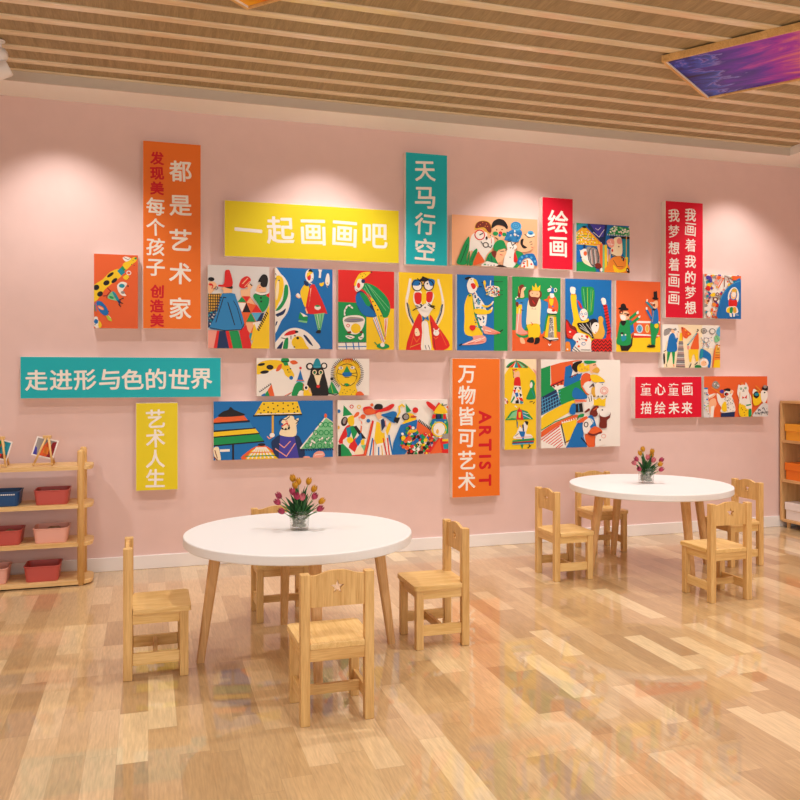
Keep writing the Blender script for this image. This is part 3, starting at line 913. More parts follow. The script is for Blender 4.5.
# P2 people
tri = ''
rows = [(305, 385, 5), (360, 445, 5), (445, 530, 5)]
picture(RECT['P2'], (27, 30, 572, 770), 'h', '''
u p 27 290 150 280 130 350 100 450 27 450''' + grid_lines('k', 7, 30, 290, 130, 440, 5, 6) + '''
n p 27 450 100 440 80 560 27 590''' + scatter(2, 'twa', 30, 30, 450, 100, 580, 6, 9) + '''
f s 30 190 80 180 105 215 80 255 35 290; k e 55 158 28 18; r l 9 40 200 70 215 60 240; k o 100 235 12 12 5; k l 6 70 245 90 240; r e 50 205 18 10
f p 310 245 400 230 400 310 320 310; r s 300 215 320 150 370 120 405 150 385 190 350 230; f l 8 330 190 375 140; f l 6 350 215 395 165; f s 380 190 420 200 405 235 375 235; k l 9 400 190 415 205; r d 5 372 215
f s 455 225 480 190 530 210 540 255 460 260; k s 470 165 505 105 545 105 560 150 545 210 515 200 490 170; k e 520 190 30 26; r l 7 480 220 495 215
o p 290 350 330 300 395 300 500 440 430 640 370 740 340 520
g p 285 355 325 305 365 355; r p 335 305 395 302 365 352; w p 287 360 362 360 325 445; k p 330 445 366 358 403 445; e p 368 355 400 312 440 370 405 440; r p 412 442 455 372 505 442; o p 405 440 440 375 372 358
o p 322 448 392 448 355 520; g p 362 530 405 445 448 530; s p 410 448 500 445 455 530; e p 362 535 440 535 400 630 360 600; w p 420 538 495 520 455 610; n p 455 525 500 450 525 445 500 520; t p 380 635 435 625 405 705; r p 350 560 395 635 385 680; r p 330 590 365 560 410 740 400 770 330 770; y p 435 540 460 610 420 700 405 690
g s 425 300 460 270 540 280 570 300 560 380 510 440 470 370; w l 17 445 262 490 278 540 275 560 262; k l 5 445 275 500 292 560 275; k d 9 495 312 497 345; r p 540 290 572 262 572 310
y p 572 370 572 770 400 770 455 610 500 520''' + teeth('k', 545, 440, 465, 590, 9, 12, 18, 12) + '''
p p 27 610 105 612 80 770 27 770; r p 105 612 125 615 105 770 75 770; n p 125 615 180 615 215 770 105 770; r p 180 615 210 615 250 770 212 770; g p 210 615 290 610 335 770 245 770; r p 300 612 330 600 345 770 330 770; r p 310 600 345 560 410 770 330 770
i s 150 285 250 280 275 320 345 545 300 600 170 610 50 600 45 570 110 440; k l 7 160 320 95 540; k l 8 200 360 260 560; k l 6 250 345 280 400 325 555; k l 7 45 590 170 612 320 600 345 550; k l 8 160 315 185 320''' + teeth('n', 145, 320, 75, 510, 9, -18, -4, 11) + '''
f p 160 220 240 230 235 275 160 280; f l 14 145 238 175 245; k s 165 210 235 210 235 240 170 225; r s 175 90 195 70 220 85 240 210 125 222 120 205 165 195
''', 'grey canvas showing people from behind, one in a tall red hat and blue coat')
# P3 blue with woman in red coat
picture(RECT['P3'], (37, 40, 548, 757), 'b', '''
w s 20 70 90 100 145 170 172 290 150 420 90 510 20 610; y s 37 140 90 120 112 180 100 280 60 370 37 400; c e 55 240 14 90 5; g s 120 200 150 205 145 300 90 400 40 420 100 330; n s 40 455 90 430 130 400 110 450 60 470; n d 7 42 140 70 155 60 470 45 540; k l 6 40 95 45 110; n s 38 560 58 520 45 520
w s 37 760 70 660 140 590 220 570 310 600 385 670 415 760; r s 115 640 150 605 205 590 240 605 190 630; k e 225 605 16 10; k l 6 175 640 175 670; y s 180 700 210 650 270 650 310 720 330 757 220 757; k e 235 660 13 12; k d 7 210 640; n s 285 635 310 640 350 690 370 730 330 700; g s 105 757 120 680 150 660 145 757; n s 50 757 75 720 105 690 90 757; k l 6 90 660 150 672; k d 7 205 740
y s 258 260 275 210 310 175 335 200 330 290 305 385 280 340
r s 305 390 340 210 375 180 400 210 495 420 470 435 345 445 315 420; w l 4 352 215 340 330; o l 4 360 200 330 380
w e 340 105 38 58; r e 335 115 17 32; y p 318 80 355 55 370 75 340 100 310 120; k s 325 65 350 45 370 70 345 68; n s 290 150 325 160 330 195 300 190; w l 10 335 165 360 175; k d 4 365 130
f e 240 290 24 16 30; w s 222 275 240 262 262 290 245 300; f l 12 305 400 320 440
w e 412 385 28 22; g s 388 372 410 362 438 372 412 380
g p 240 485 255 430 325 465 320 520; w p 255 430 285 470 325 465; l p 245 500 320 510 315 525 240 515
l p 380 445 475 432 440 585 415 585; g l 5 395 450 425 580; g l 5 420 445 430 580; g l 5 450 440 435 580; w l 3 410 450 428 570
k s 395 610 415 585 440 590 435 615
w p 418 45 455 45 445 70 442 120 422 120 425 70; w s 480 150 495 85 515 85 522 150 510 185 490 180; u d 7 500 165; u l 4 495 190 500 205; y s 428 170 450 165 470 155 465 185 440 195
''', 'blue canvas with a red-coated figure holding a green bag beside white discs')
# P4 parrot figure
picture(RECT['P4'], (38, 37, 545, 763), 'r', '''
y p 290 385 545 380 545 763 290 763; g p 38 330 292 335 292 700 38 700; w p 38 698 290 692 290 763 38 763; b l 9 38 740 290 735; b l 10 105 700 115 763; b l 10 170 700 180 763; b l 9 220 700 226 763; k l 5 38 702 290 695
n s 200 250 260 230 330 330 400 440 350 465 270 450 210 370; b s 195 270 240 240 280 320 380 440 330 460 260 440 205 350
g s 240 190 290 150 390 190 480 280 510 370 490 450 450 465 410 430 330 270; l l 5 280 170 420 420; l l 4 300 160 470 400; l l 4 310 165 500 380; n l 4 295 175 440 430; l l 4 270 200 390 400; g s 230 240 290 260 330 340 310 365 280 340
y s 330 300 350 295 400 370 440 460 455 560 455 680 430 640 410 520; k d 7 350 320 372 355 395 395 425 450
w p 350 470 385 455 460 690 440 700; r l 6 365 470 445 690; b l 5 380 465 452 690; g l 5 400 450 455 640; w p 455 475 490 465 480 560 460 690; r l 6 465 480 462 670; o l 6 480 470 465 600; b l 5 355 490 430 680
w s 190 130 235 110 270 150 250 200 205 232 185 200; r e 220 175 15 24; y s 180 170 200 110 240 60 330 45 310 75 265 110 215 120 195 180; k d 4 240 70 270 65 255 90 285 75; k e 335 48 9 6; n e 262 135 18 18; k d 5 180 185; k l 5 200 215 215 222
g s 385 735 410 705 480 710 500 740 440 757; w e 438 718 20 20; g l 10 365 695 395 725
w s 80 480 130 455 220 450 275 480 260 560 210 620 140 615 95 560; a s 95 490 150 465 250 475 260 500 180 515 100 510; v l 4 110 495 250 485; n l 4 120 508 240 500; y e 195 570 44 46; r o 125 545 13 13 6; d p 120 600 150 595 155 615 120 615; d p 230 595 255 590 255 612 230 612
w l 14 95 450 95 410 115 370 140 360 165 385; k d 5 100 430 105 395 125 370 150 368; w s 100 640 150 635 185 650 140 668; w s 215 650 240 640 260 610 265 650 235 675; k l 6 120 645 160 655; k l 6 230 655 255 655
''', 'canvas in red, green and yellow blocks with a bird-headed figure bending over a pot')
# P5 moustache
picture(RECT['P5'], (45, 28, 550, 767), 'y', '''
c s 150 90 130 170 105 290 110 390 150 500 190 560 210 530 165 460 130 330 150 200 165 100; c s 415 80 440 160 470 290 470 390 440 480 400 540 380 500 440 380 445 290 430 180 405 110; n l 12 122 320 145 440 180 510; t l 5 135 330 155 430 185 500; n l 12 455 325 440 410 400 510; t l 5 445 330 425 420 395 490
w l 18 150 90 135 180 120 280; w l 18 415 90 440 190 460 290
r s 225 425 110 767 270 767 265 520; r s 335 430 400 520 525 720 380 767 350 600; d l 5 265 480 260 760; d l 6 350 500 385 760; o l 6 205 540 150 750; o l 6 420 560 490 720
w s 260 500 310 495 330 620 345 767 255 767 262 600; c l 6 275 520 270 760; k l 6 290 720 300 760; k l 6 320 720 335 760
c s 195 570 220 560 240 620 200 630; o l 10 180 640 210 690 240 650; w l 10 370 560 390 600 420 560; w e 395 600 28 28; o l 8 370 640 390 660 410 640; k d 4 205 600 390 590; u l 5 150 740 250 700
w s 190 210 240 195 265 220 300 205 350 200 375 250 350 320 330 420 290 450 250 430 215 370 180 300; w p 210 370 365 360 320 430 285 445 250 430
r s 192 225 255 225 252 310 220 330 195 305; r s 305 215 360 210 355 285 330 310 300 290; y p 258 200 300 200 300 330 255 330
w e 215 150 48 54; w e 322 145 48 52; b s 165 130 190 95 240 105 230 150 170 150; b s 320 85 375 90 375 140 340 150 325 120; k o 215 150 46 52 9; k o 322 145 46 50 9; k l 9 255 150 280 150; k d 9 238 135; k d 8 310 130
k s 230 100 255 80 265 60 290 70 315 80 310 105 270 112; k l 8 215 85 240 100; k l 8 300 100 325 80; p d 7 270 120
k l 9 175 390 205 370 240 360 285 330 320 340 380 365; k l 9 200 345 225 350; k l 9 240 330 260 345; k l 9 320 320 345 340 380 345; k d 8 250 335 365 345; w p 290 320 350 365 300 395 240 370; k d 8 288 360
b s 262 440 290 462 315 440 322 485 292 468 268 490
''', 'yellow canvas with a big-glasses moustached face and raised arms above a red coat')
# P6 lady with bird
picture(RECT['P6'], (38, 45, 520, 767), 'b', '''
g p 388 45 520 45 520 767 388 767
y s 140 240 180 235 195 330 200 400 280 600 240 630 115 610 110 450 108 340; g p 180 250 200 340 215 400 270 570 275 600 240 540 200 420
w s 190 240 230 240 280 300 310 360 320 440 300 560 270 560 215 400''' + scatter(6, 'btns', 60, 200, 245, 310, 550, 6, 10, lambda a, b: abs(a-(205+(b-245)*.2)) < 48) + '''
y s 200 370 290 370 330 380 375 350 360 400 300 420 215 415; y s 270 325 330 335 380 290 370 320 330 350 290 350; w l 12 365 320 380 295; w l 12 360 370 372 350; n l 5 310 360 370 340
r s 158 530 190 525 212 535 205 565 180 578 158 560
p s 280 530 330 540 400 570 450 595 380 610 300 605 285 570; w l 6 300 570 420 595; r l 6 330 595 430 600; k l 10 445 585 470 565; o l 6 360 580 440 597
p s 185 630 270 620 310 640 300 690 200 710 85 715 130 690 190 660; w l 6 110 705 260 650; w l 5 200 690 300 640; k l 12 60 720 82 705; r l 5 140 700 290 680
w s 130 140 150 90 190 75 220 120 225 180 190 220 150 215 135 180; r s 165 135 195 125 215 150 205 175 185 180; y s 190 90 215 90 238 140 230 165 205 130; k s 110 80 150 65 170 75 130 95; w e 165 95 18 16; k d 5 170 90; n l 9 240 155 270 157; g p 140 225 175 245 150 255; r d 10 205 215; w l 14 205 205 220 235
y s 285 105 300 95 310 120 305 150 325 175 310 200 290 140; w l 10 355 95 350 150; k e 275 115 8 5; w s 305 160 350 145 430 150 440 200 420 240 370 250 320 220''' + scatter(61, 'rtygvk', 60, 310, 150, 435, 240, 6, 9) + '''
k l 4 365 102 470 100; k l 4 440 185 470 185; k l 4 440 230 470 225
''', 'blue and green canvas with a kneeling clown figure in a yellow dress and a bird')
# P7 king
picture(RECT['P7'], (40, 50, 512, 771), 'g', '''
o p 40 570 512 580 512 771 40 771
i s 150 265 200 265 195 400 165 550 130 545 110 330; i s 305 290 340 275 390 300 400 360 365 450 345 580 315 580; i p 70 270 160 270 140 330 85 320
p s 90 340 135 330 130 430 135 540 190 600 85 605 75 540; y p 82 330 135 320 125 410 80 410; w l 6 85 590 110 360; g s 75 600 140 622 205 605 180 640 110 640; f s 115 645 145 645 165 695 125 695; d s 75 300 100 300 95 345 75 330; f s 115 180 150 150 165 170 150 190 155 245 115 250; d s 100 160 130 125 155 140 130 170 120 220 115 250 95 240; w d 8 165 155 75 265 90 250; k l 7 120 300 140 305; k l 7 125 372 145 378; u l 5 100 150 110 210
c s 205 255 310 260 310 450 300 520 185 525 180 420; y s 185 515 300 510 300 630 205 640 195 570; k s 205 640 245 640 245 690 180 680; k s 265 640 305 640 300 690 250 705 260 670; r l 5 220 490 240 510 225 520; a l 4 225 360 270 362; a d 4 235 350 265 352
d s 195 200 215 175 310 180 325 230 300 260 270 330 235 340 205 320; f s 215 190 300 190 300 240 260 245 215 235; d s 210 250 285 250 275 320 240 338 210 320; y p 235 180 232 130 255 155 265 105 285 155 312 125 308 180; k d 5 232 210 280 215; u l 6 220 180 300 185; r l 7 235 280 255 310
o s 385 235 450 230 485 300 480 380 430 400 385 390 390 330; w s 390 350 470 380 465 400 385 395; y s 400 260 440 260 430 320 405 310; b d 9 435 330; r e 440 370 18 12; o s 345 270 390 255 385 285
y p 390 415 465 420 480 640 350 640; c p 410 425 440 425 450 640 395 640; a p 405 440 435 440 445 640 385 640''' + scatter(71, 'kw', 30, 395, 445, 440, 635, 4, 6) + '''
j l 7 462 430 475 630; k l 7 385 402 465 410; g l 7 390 422 465 428; w s 345 640 480 640 470 665 400 665; k l 11 335 632 400 665 485 655; d p 395 670 420 670 410 690; w l 9 390 700 400 715 415 700
w s 405 205 440 205 445 240 410 245; b s 405 160 440 150 445 195 410 200; w s 380 165 410 150 415 180 385 190; w o 458 170 13 18 6; k d 4 385 175; w l 8 410 130 420 150
''', 'green canvas with a crowned bearded king between two companions')
# P8 blue leek
picture(RECT['P8'], (50, 55, 502, 766), 'b', '''
y s 105 210 155 210 160 300 185 420 215 470 275 440 285 500 330 640 300 670 200 600 120 520 130 450 110 320; w s 100 140 140 140 145 200 105 200; j l 9 108 206 150 210; w l 7 105 145 100 165; w l 7 140 140 150 160
g s 205 140 250 130 330 145 330 300 320 390 290 410 270 390 230 340 210 250; l l 4 225 150 245 330; q l 4 265 140 268 370; l l 3 300 150 290 380; n l 3 245 140 258 350; q l 3 320 160 300 370; g p 270 390 330 360 280 430
w e 228 403 40 58; r s 165 260 200 300 215 345 190 330; b o 208 400 10 10 4; b o 248 395 11 11 4; r d 8 222 422; o d 4 205 375
d s 55 455 110 510 150 530 165 590 130 640 70 640 52 600; r s 60 470 100 540 155 570 130 630 70 620; w d 10 95 575; o l 6 70 600 140 630
k s 165 490 250 480 320 440 365 470 330 560 320 640 280 600 200 560; w l 4 185 500 300 600; w l 4 210 490 310 620; w l 4 190 530 270 580; w l 3 250 490 330 600; w l 3 290 480 300 560; k d 14 330 480
u s 370 430 395 415 420 440 415 490 435 580 400 645 340 645 310 570 330 500 370 480; w s 300 530 330 480 375 490 365 560 330 590; k d 7 352 508; r d 6 345 575
w s 155 590 220 590 290 640 300 766 120 766 155 680 120 640; r d 9 210 615 165 670; r s 240 610 270 610 265 640; k s 175 630 195 650 185 655; b o 225 690 18 14 5; o d 12 178 715 250 655; k l 7 140 720 190 766; k l 7 120 740 160 766; k l 5 200 640 260 650; j s 50 680 90 680 100 766 50 766; w d 8 70 745; k l 6 200 750 290 750
r p 415 300 455 300 495 560 490 620 440 660 460 540; k l 6 420 320 455 310; k l 6 425 350 458 338; k l 6 430 380 465 365; k l 6 432 410 468 395; k l 6 436 440 475 425; k l 6 440 470 480 455; k l 6 442 500 482 485; k l 6 445 530 486 515; k l 6 450 560 490 545; k l 6 452 590 490 575; w s 400 240 435 240 445 290 410 300; w l 6 402 240 395 260
r s 300 680 330 640 420 640 490 620 500 766 320 766''' + ''.join(f';k l 7 {" ".join(f"{300+i*20} {(650 if i%2 else 676)+k*34}" for i in range(12))}' for k in range(4)) + '''
''', 'blue canvas with a white-faced figure raising an arm beneath a big green leek')
# P9 two men
picture(RECT['P9'], (50, 58, 488, 765), 'o', '''
y p 50 620 488 610 488 765 50 765; r p 220 590 460 600 460 620 215 625
w p 250 455 480 455 480 475 250 475; w p 225 580 480 595 480 605 225 600; o p 230 475 480 475 480 590 230 580; s e 280 532 34 44; w o 280 532 28 38 6; u e 355 530 22 44; c o 355 530 18 36 5; n l 4 270 500 290 560
k p 80 680 190 660 215 580 205 700 165 755 100 755; g s 90 470 180 450 190 560 185 690 60 690 62 600 80 500; b p 180 440 215 470 225 560 190 590; g l 26 185 430 250 375; g l 26 190 490 265 425; t s 95 610 140 600 145 640 110 660; k e 105 580 16 10; w d 8 105 600 140 595; w s 245 370 265 355 268 380 250 388; w s 262 415 285 400 280 425; k s 90 460 145 460 130 500 105 500
f s 90 380 150 360 180 400 165 440 110 455 85 420; w s 95 400 140 410 135 450 95 440; k s 95 300 120 285 140 300 145 335 100 335; k e 120 338 50 15 4; k o 98 372 14 16 8; k l 8 130 385 175 390 165 410; d e 160 400 14 10
g s 385 470 460 460 470 540 440 620 430 700 395 695 390 600; y e 445 500 20 24; b s 400 330 450 320 465 400 460 470 395 475 400 400; a l 8 415 350 405 460; t l 22 345 260 400 320; b l 22 350 345 395 430; w s 345 240 358 235 355 260 345 262; w s 338 320 352 315 355 340 340 340; f s 405 270 450 245 460 300 440 325 415 320; w l 8 385 270 420 275; k p 415 160 450 150 455 220 418 220; k e 434 226 32 12 5; d s 405 290 430 280 425 310; k s 400 330 440 330 420 350; k s 355 700 420 690 430 715 360 718; n d 6 370 690
''', 'orange canvas with two hatted gentlemen facing each other')
# P10 peach faces
picture(RECT['P10'], (48, 58, 762, 475), 'e', '''
w s 200 250 235 200 340 190 390 230 390 300 330 380 300 440 220 350 190 350; f s 340 150 375 140 370 230 340 230
u s 232 170 245 120 300 92 355 105 375 150 365 200 330 190 290 165 250 175; d s 240 160 260 110 320 98 360 120 372 180 350 190 310 150; j d 4 280 130 300 110 330 120 340 140 265 145 320 140
r o 275 215 40 40 8; w e 275 215 34 34; k l 9 275 215 300 200; k e 332 238 9 14; k d 4 365 215 378 225; r l 5 370 240 372 280
k o 325 295 22 20 7; k l 7 345 305 365 315 375 295; k l 6 300 290 285 270
f s 385 150 430 130 500 150 495 210 450 250 410 245 390 200; k s 370 150 385 100 430 72 480 85 508 130 500 155 470 130 420 125 385 150; g e 405 197 22 18; g e 478 200 18 16; r s 435 180 460 180 455 210 435 215; b d 12 440 210; k d 6 415 165 460 160; k l 8 405 230 425 245
i s 480 240 520 170 600 150 630 180 600 250 570 260 500 250; s e 578 125 46 38; i o 575 120 32 26 9; i o 575 120 16 12 6''' + scatter(10, 'swib', 40, 500, 165, 620, 250, 6, 11) + '''
f s 590 280 640 190 720 200 735 240 715 310 650 340 590 330; k s 615 240 640 230 635 275 670 300 640 310 615 280; k l 8 650 190 680 215 730 205; w s 665 200 680 170 720 170 735 195 700 210; s e 700 175 26 18; b e 700 182 14 8; k l 5 690 255 710 250; k l 5 700 275 715 268; r l 5 705 295 720 300
w s 470 430 500 330 560 330 570 420 560 475 480 475; w s 500 280 530 255 580 290 570 320 510 330; k l 8 510 260 530 255 545 290 575 265; k d 5 530 310 525 390; k l 5 555 300 545 320; e l 5 520 310 530 318
g s 385 300 420 255 470 255 495 320 470 330 430 330 410 370 385 400 390 340; f s 415 350 480 320 495 350 460 420 430 440 405 430; k l 6 445 345 475 340; r l 6 440 370 460 375; g s 320 440 340 380 375 350 400 400 420 460 320 470; d s 370 350 410 345 400 400 375 380; n l 5 340 400 360 440; n l 5 365 390 375 440; k l 6 490 320 490 340
r s 560 350 580 345 590 410 570 430 555 420; g s 570 345 600 335 640 370 590 470 550 475 590 420; 
b s 585 430 610 380 650 360 720 350 750 400 755 450 720 440 690 390 640 400 610 450; s d 10 625 385 665 375 705 385 735 415 610 420; w s 620 475 640 410 690 395 720 430 720 475; j l 14 670 410 672 460; r d 9 640 435 645 460 705 440; j l 7 620 470 650 475; k l 6 640 420 655 420
g s 85 460 110 380 150 280 185 235 185 330 165 400 160 465; k l 5 115 450 170 300; g s 165 465 180 370 190 360 190 400 180 465; g s 185 465 210 370 250 330 245 390 215 465; k l 4 205 440 240 360; o s 215 465 255 360 275 375 310 430 280 450; w p 280 465 330 430 420 450 430 470 290 475; g p 300 465 315 450 330 465; k s 410 475 440 455 490 470 490 478; k d 5 340 462 365 465 390 462
''', 'peach canvas crowded with funny faces, beside the teal sign')
# P11 houses
picture(RECT['P11'], (55, 84, 735, 700), 'b', '''
n p 200 84 450 84 420 350 380 330 200 130; v p 230 90 420 90 400 240 340 250; w l 6 300 140 330 160 365 125; w l 6 270 190 345 250 410 150
t p 55 84 200 84 150 130 55 190; g p 55 84 130 84 60 110
y p 130 135 180 135 260 210 390 340 390 370 55 355 55 200''' + ''.join(f';{"wgwgw"[k%5] if False else c} l 8 {x0} {y0} {x1} {y1}' for k, (c, x0, y0, x1, y1) in enumerate([('g', 60, 235, 250, 240), ('j', 55, 295, 330, 300), ('g', 55, 268, 290, 272), ('j', 90, 195, 220, 200), ('j', 100, 170, 190, 170), ('o', 55, 340, 390, 345), ('j', 105, 170, 95, 350), ('j', 150, 150, 150, 350), ('j', 195, 150, 200, 350), ('j', 245, 200, 250, 350), ('j', 290, 250, 295, 350), ('j', 335, 290, 340, 350), ('g', 75, 190, 70, 350)])) + scatter(11, 'w', 50, 60, 150, 370, 345, 6, 9, lambda a, b: b > 120+(a-150)*.9 and b > 130+(150-a)*.8) + '''
o l 7 180 140 385 345; j l 7 55 205 130 140; k e 155 132 28 14; n p 140 355 170 355 165 410 140 405
o p 350 350 388 350 385 690 350 690; l p 388 350 410 350 410 700 388 700; e p 310 350 350 350 350 500; y p 412 345 445 345 445 700 412 700; u p 455 480 490 460 480 700 445 700; w l 7 450 390 450 560; p l 10 465 400 465 560; w l 6 485 400 485 520
g s 55 600 130 575 200 600 280 640 290 700 55 700; 
w s 100 450 115 430 150 410 185 420 200 480 230 580 260 640 180 610 130 560 110 500; c s 120 540 180 560 240 620 160 600; o e 165 470 22 30; k e 110 520 14 8; w l 8 95 430 110 450
a s 180 400 230 380 310 410 345 480 355 600 370 620 300 640 240 620 200 520; k o 270 500 70 118 7''' + ''.join(f';{"kwpk"[k%4]} l 5 {215+k*13} {410+abs(k-4)*6} {235+k*13} {625-abs(k-5)*8}' for k in range(9)) + '''
d s 290 600 350 590 370 640 310 660; k l 7 250 620 340 660 375 640; w e 370 670 14 26
g p 450 210 500 110 560 95 735 110 735 215''' + scatter(112, 'wlw', 45, 470, 105, 735, 205, 8, 16, lambda a, b: a > 500-(b-105)*.4) + teeth('w', 450, 205, 735, 208, 14, 0, 16, 7) + '''
k p 470 235 735 225 735 260 480 250; t p 640 260 735 260 735 560 660 560; u l 11 692 230 690 510; n l 5 715 240 715 640
c s 515 300 540 250 610 235 635 300 630 470 510 480 490 400; p s 435 310 460 275 515 265 535 310 520 370 470 375; w l 6 450 330 520 340; p e 600 290 34 40; w l 5 480 290 500 350; d e 592 362 10 9; r e 508 415 12 20; k l 9 500 465 560 490 635 485; w l 5 550 320 555 440
j s 495 520 560 490 640 490 690 540 735 640 735 700 420 700 445 610; y s 520 600 600 660 680 620 690 510 710 510 700 640 640 690 540 690; k l 5 520 540 570 620 650 620; o d 4 450 640 470 660 500 680 480 620 520 660 560 685 600 690 640 650 600 560 580 590; k s 620 490 660 510 655 550 630 520; w d 5 640 520; k s 690 640 720 640 735 690 700 690; w d 8 705 660; y e 692 505 20 16
''', 'small blue canvas with two figures under chequered roofs, by the small crimson sign')
# P12 ballerina
picture(RECT['P12'], (65, 70, 595, 721), 'w', scatter(12, 'oyprjvtwydap', 150, 65, 70, 560, 710, 14, 34) + '''
p l 14 240 250 320 90; o l 14 260 270 340 120; d l 10 355 100 350 250; d l 10 400 110 440 200; y s 90 230 130 200 150 260 110 290; r s 90 250 135 255 140 310 95 310; v s 100 100 150 110 170 170 140 190; w l 9 90 90 120 80; d o 245 365 22 22 12; d o 215 440 32 28 14; w e 215 440 18 16; y s 140 370 200 340 210 390 160 400; t e 100 395 20 24; w e 120 660 30 40; k d 6 105 690; o l 12 170 690 240 690; d l 12 350 90 460 140; o p 460 85 595 80 595 140 470 150; a l 8 350 85 420 100 460 145
b s 255 721 262 540 300 400 380 270 480 190 595 145 600 721; s l 6 262 540 310 390 400 255 500 185 595 150; n l 5 400 715 560 690
w s 400 440 402 360 440 280 500 250 545 290 565 370 545 470 520 430 535 370 525 310 490 280 450 310 420 370 425 440; g s 450 310 480 270 525 280 525 330 470 345; f s 440 350 470 310 520 330 515 400 490 430 450 420; w e 485 360 30 36; u s 455 310 490 270 530 300 500 320
r s 410 450 435 420 455 440 505 440 520 425 535 470 520 540 420 545; w s 380 560 420 540 520 540 550 620 490 640 380 620 ; y s 390 570 430 550 425 630 375 620; g s 430 560 470 550 465 630 425 635; u s 475 555 515 550 525 620 480 630; w s 420 640 450 640 455 690 430 685; w s 475 640 505 640 500 680 480 690; k d 4 450 345; w l 6 520 660 560 665
''', 'small canvas with a ballerina on a blue dome, beside the tall crimson sign')
# P13 people and giraffe
picture(RECT['P13'], (75, 56, 745, 562), 'c', '''
w s 75 70 250 60 240 250 120 260 90 560 75 560; w p 540 60 745 60 745 330 660 330 540 330
a s 95 130 150 100 200 110 230 100 235 125 170 140 150 170 95 190; k l 5 95 125 140 105 190 120 230 100; f s 175 120 205 120 215 155 185 160
b s 150 200 180 160 210 170 240 280 235 370 130 375 132 300; b l 20 205 180 235 260 245 215; f l 10 245 210 245 160; g p 130 375 170 378 145 470 125 520 128 430; g p 180 375 220 375 210 520 195 520 190 440; k l 8 120 520 125 550; o l 8 200 520 208 550; k s 82 410 100 400 105 500 88 515; k l 8 90 375 115 360
k d 6 255 140; o d 5 262 150
j p 270 240 285 150 315 150 310 245; o s 290 90 330 95 360 120 410 165 380 190 350 220 310 190; y p 268 250 275 160 295 150 300 245; r d 6 350 150 370 180 335 200 345 175; d l 9 300 90 310 110; y d 8 340 120 375 165
a p 265 250 310 250 335 560 228 555''' + ''.join(f';{"dnwp"[k%4]} l 5 {262-k*2} {262+k*18} {312+k*1.4} {262+k*18}' for k in range(17)) + '''
o s 460 180 490 150 495 260 490 350 400 345 420 270; t l 15 365 295 470 160; w l 5 375 280 460 170; k l 7 470 140 490 125 480 105; k d 8 485 115; y p 375 345 492 345 490 480 465 490 440 400 420 420 405 500 385 490 375 420; k l 11 385 560 405 515; k l 11 450 525 480 500; p e 372 325 14 24
k o 555 125 32 28 6; k o 655 130 34 32 6; a l 5 590 130 620 125; a e 555 125 20 16; w e 655 130 24 24''' + scatter(131, 'asdvto', 40, 515, 200, 660, 330, 4, 7) + '''
a e 580 235 30 32; w e 580 235 22 24; s s 720 90 745 80 745 190 700 150; l s 680 190 720 180 745 230 690 260; k l 4 690 170 730 240
b s 505 440 510 350 540 340 610 380 640 430 625 560 600 560 590 480 550 440; w e 555 505 52 55; f e 550 510 36 34; k d 4 540 505 570 500; g s 445 560 460 530 510 535 520 562; k l 6 450 540 515 545; t s 500 450 520 345 545 345 535 440
o p 690 290 660 560 650 560 670 380; j p 690 290 745 290 745 562 660 562; u p 695 300 745 300 745 400 690 400; k l 9 700 290 715 285; k d 7 720 340 735 300; d l 5 690 380 740 380; d l 5 688 410 740 410; d l 5 685 440 740 440; y p 680 470 745 465 745 562 665 562; w e 728 310 10 10
''', 'cream canvas with people and an orange-headed giraffe, below the tall crimson sign')
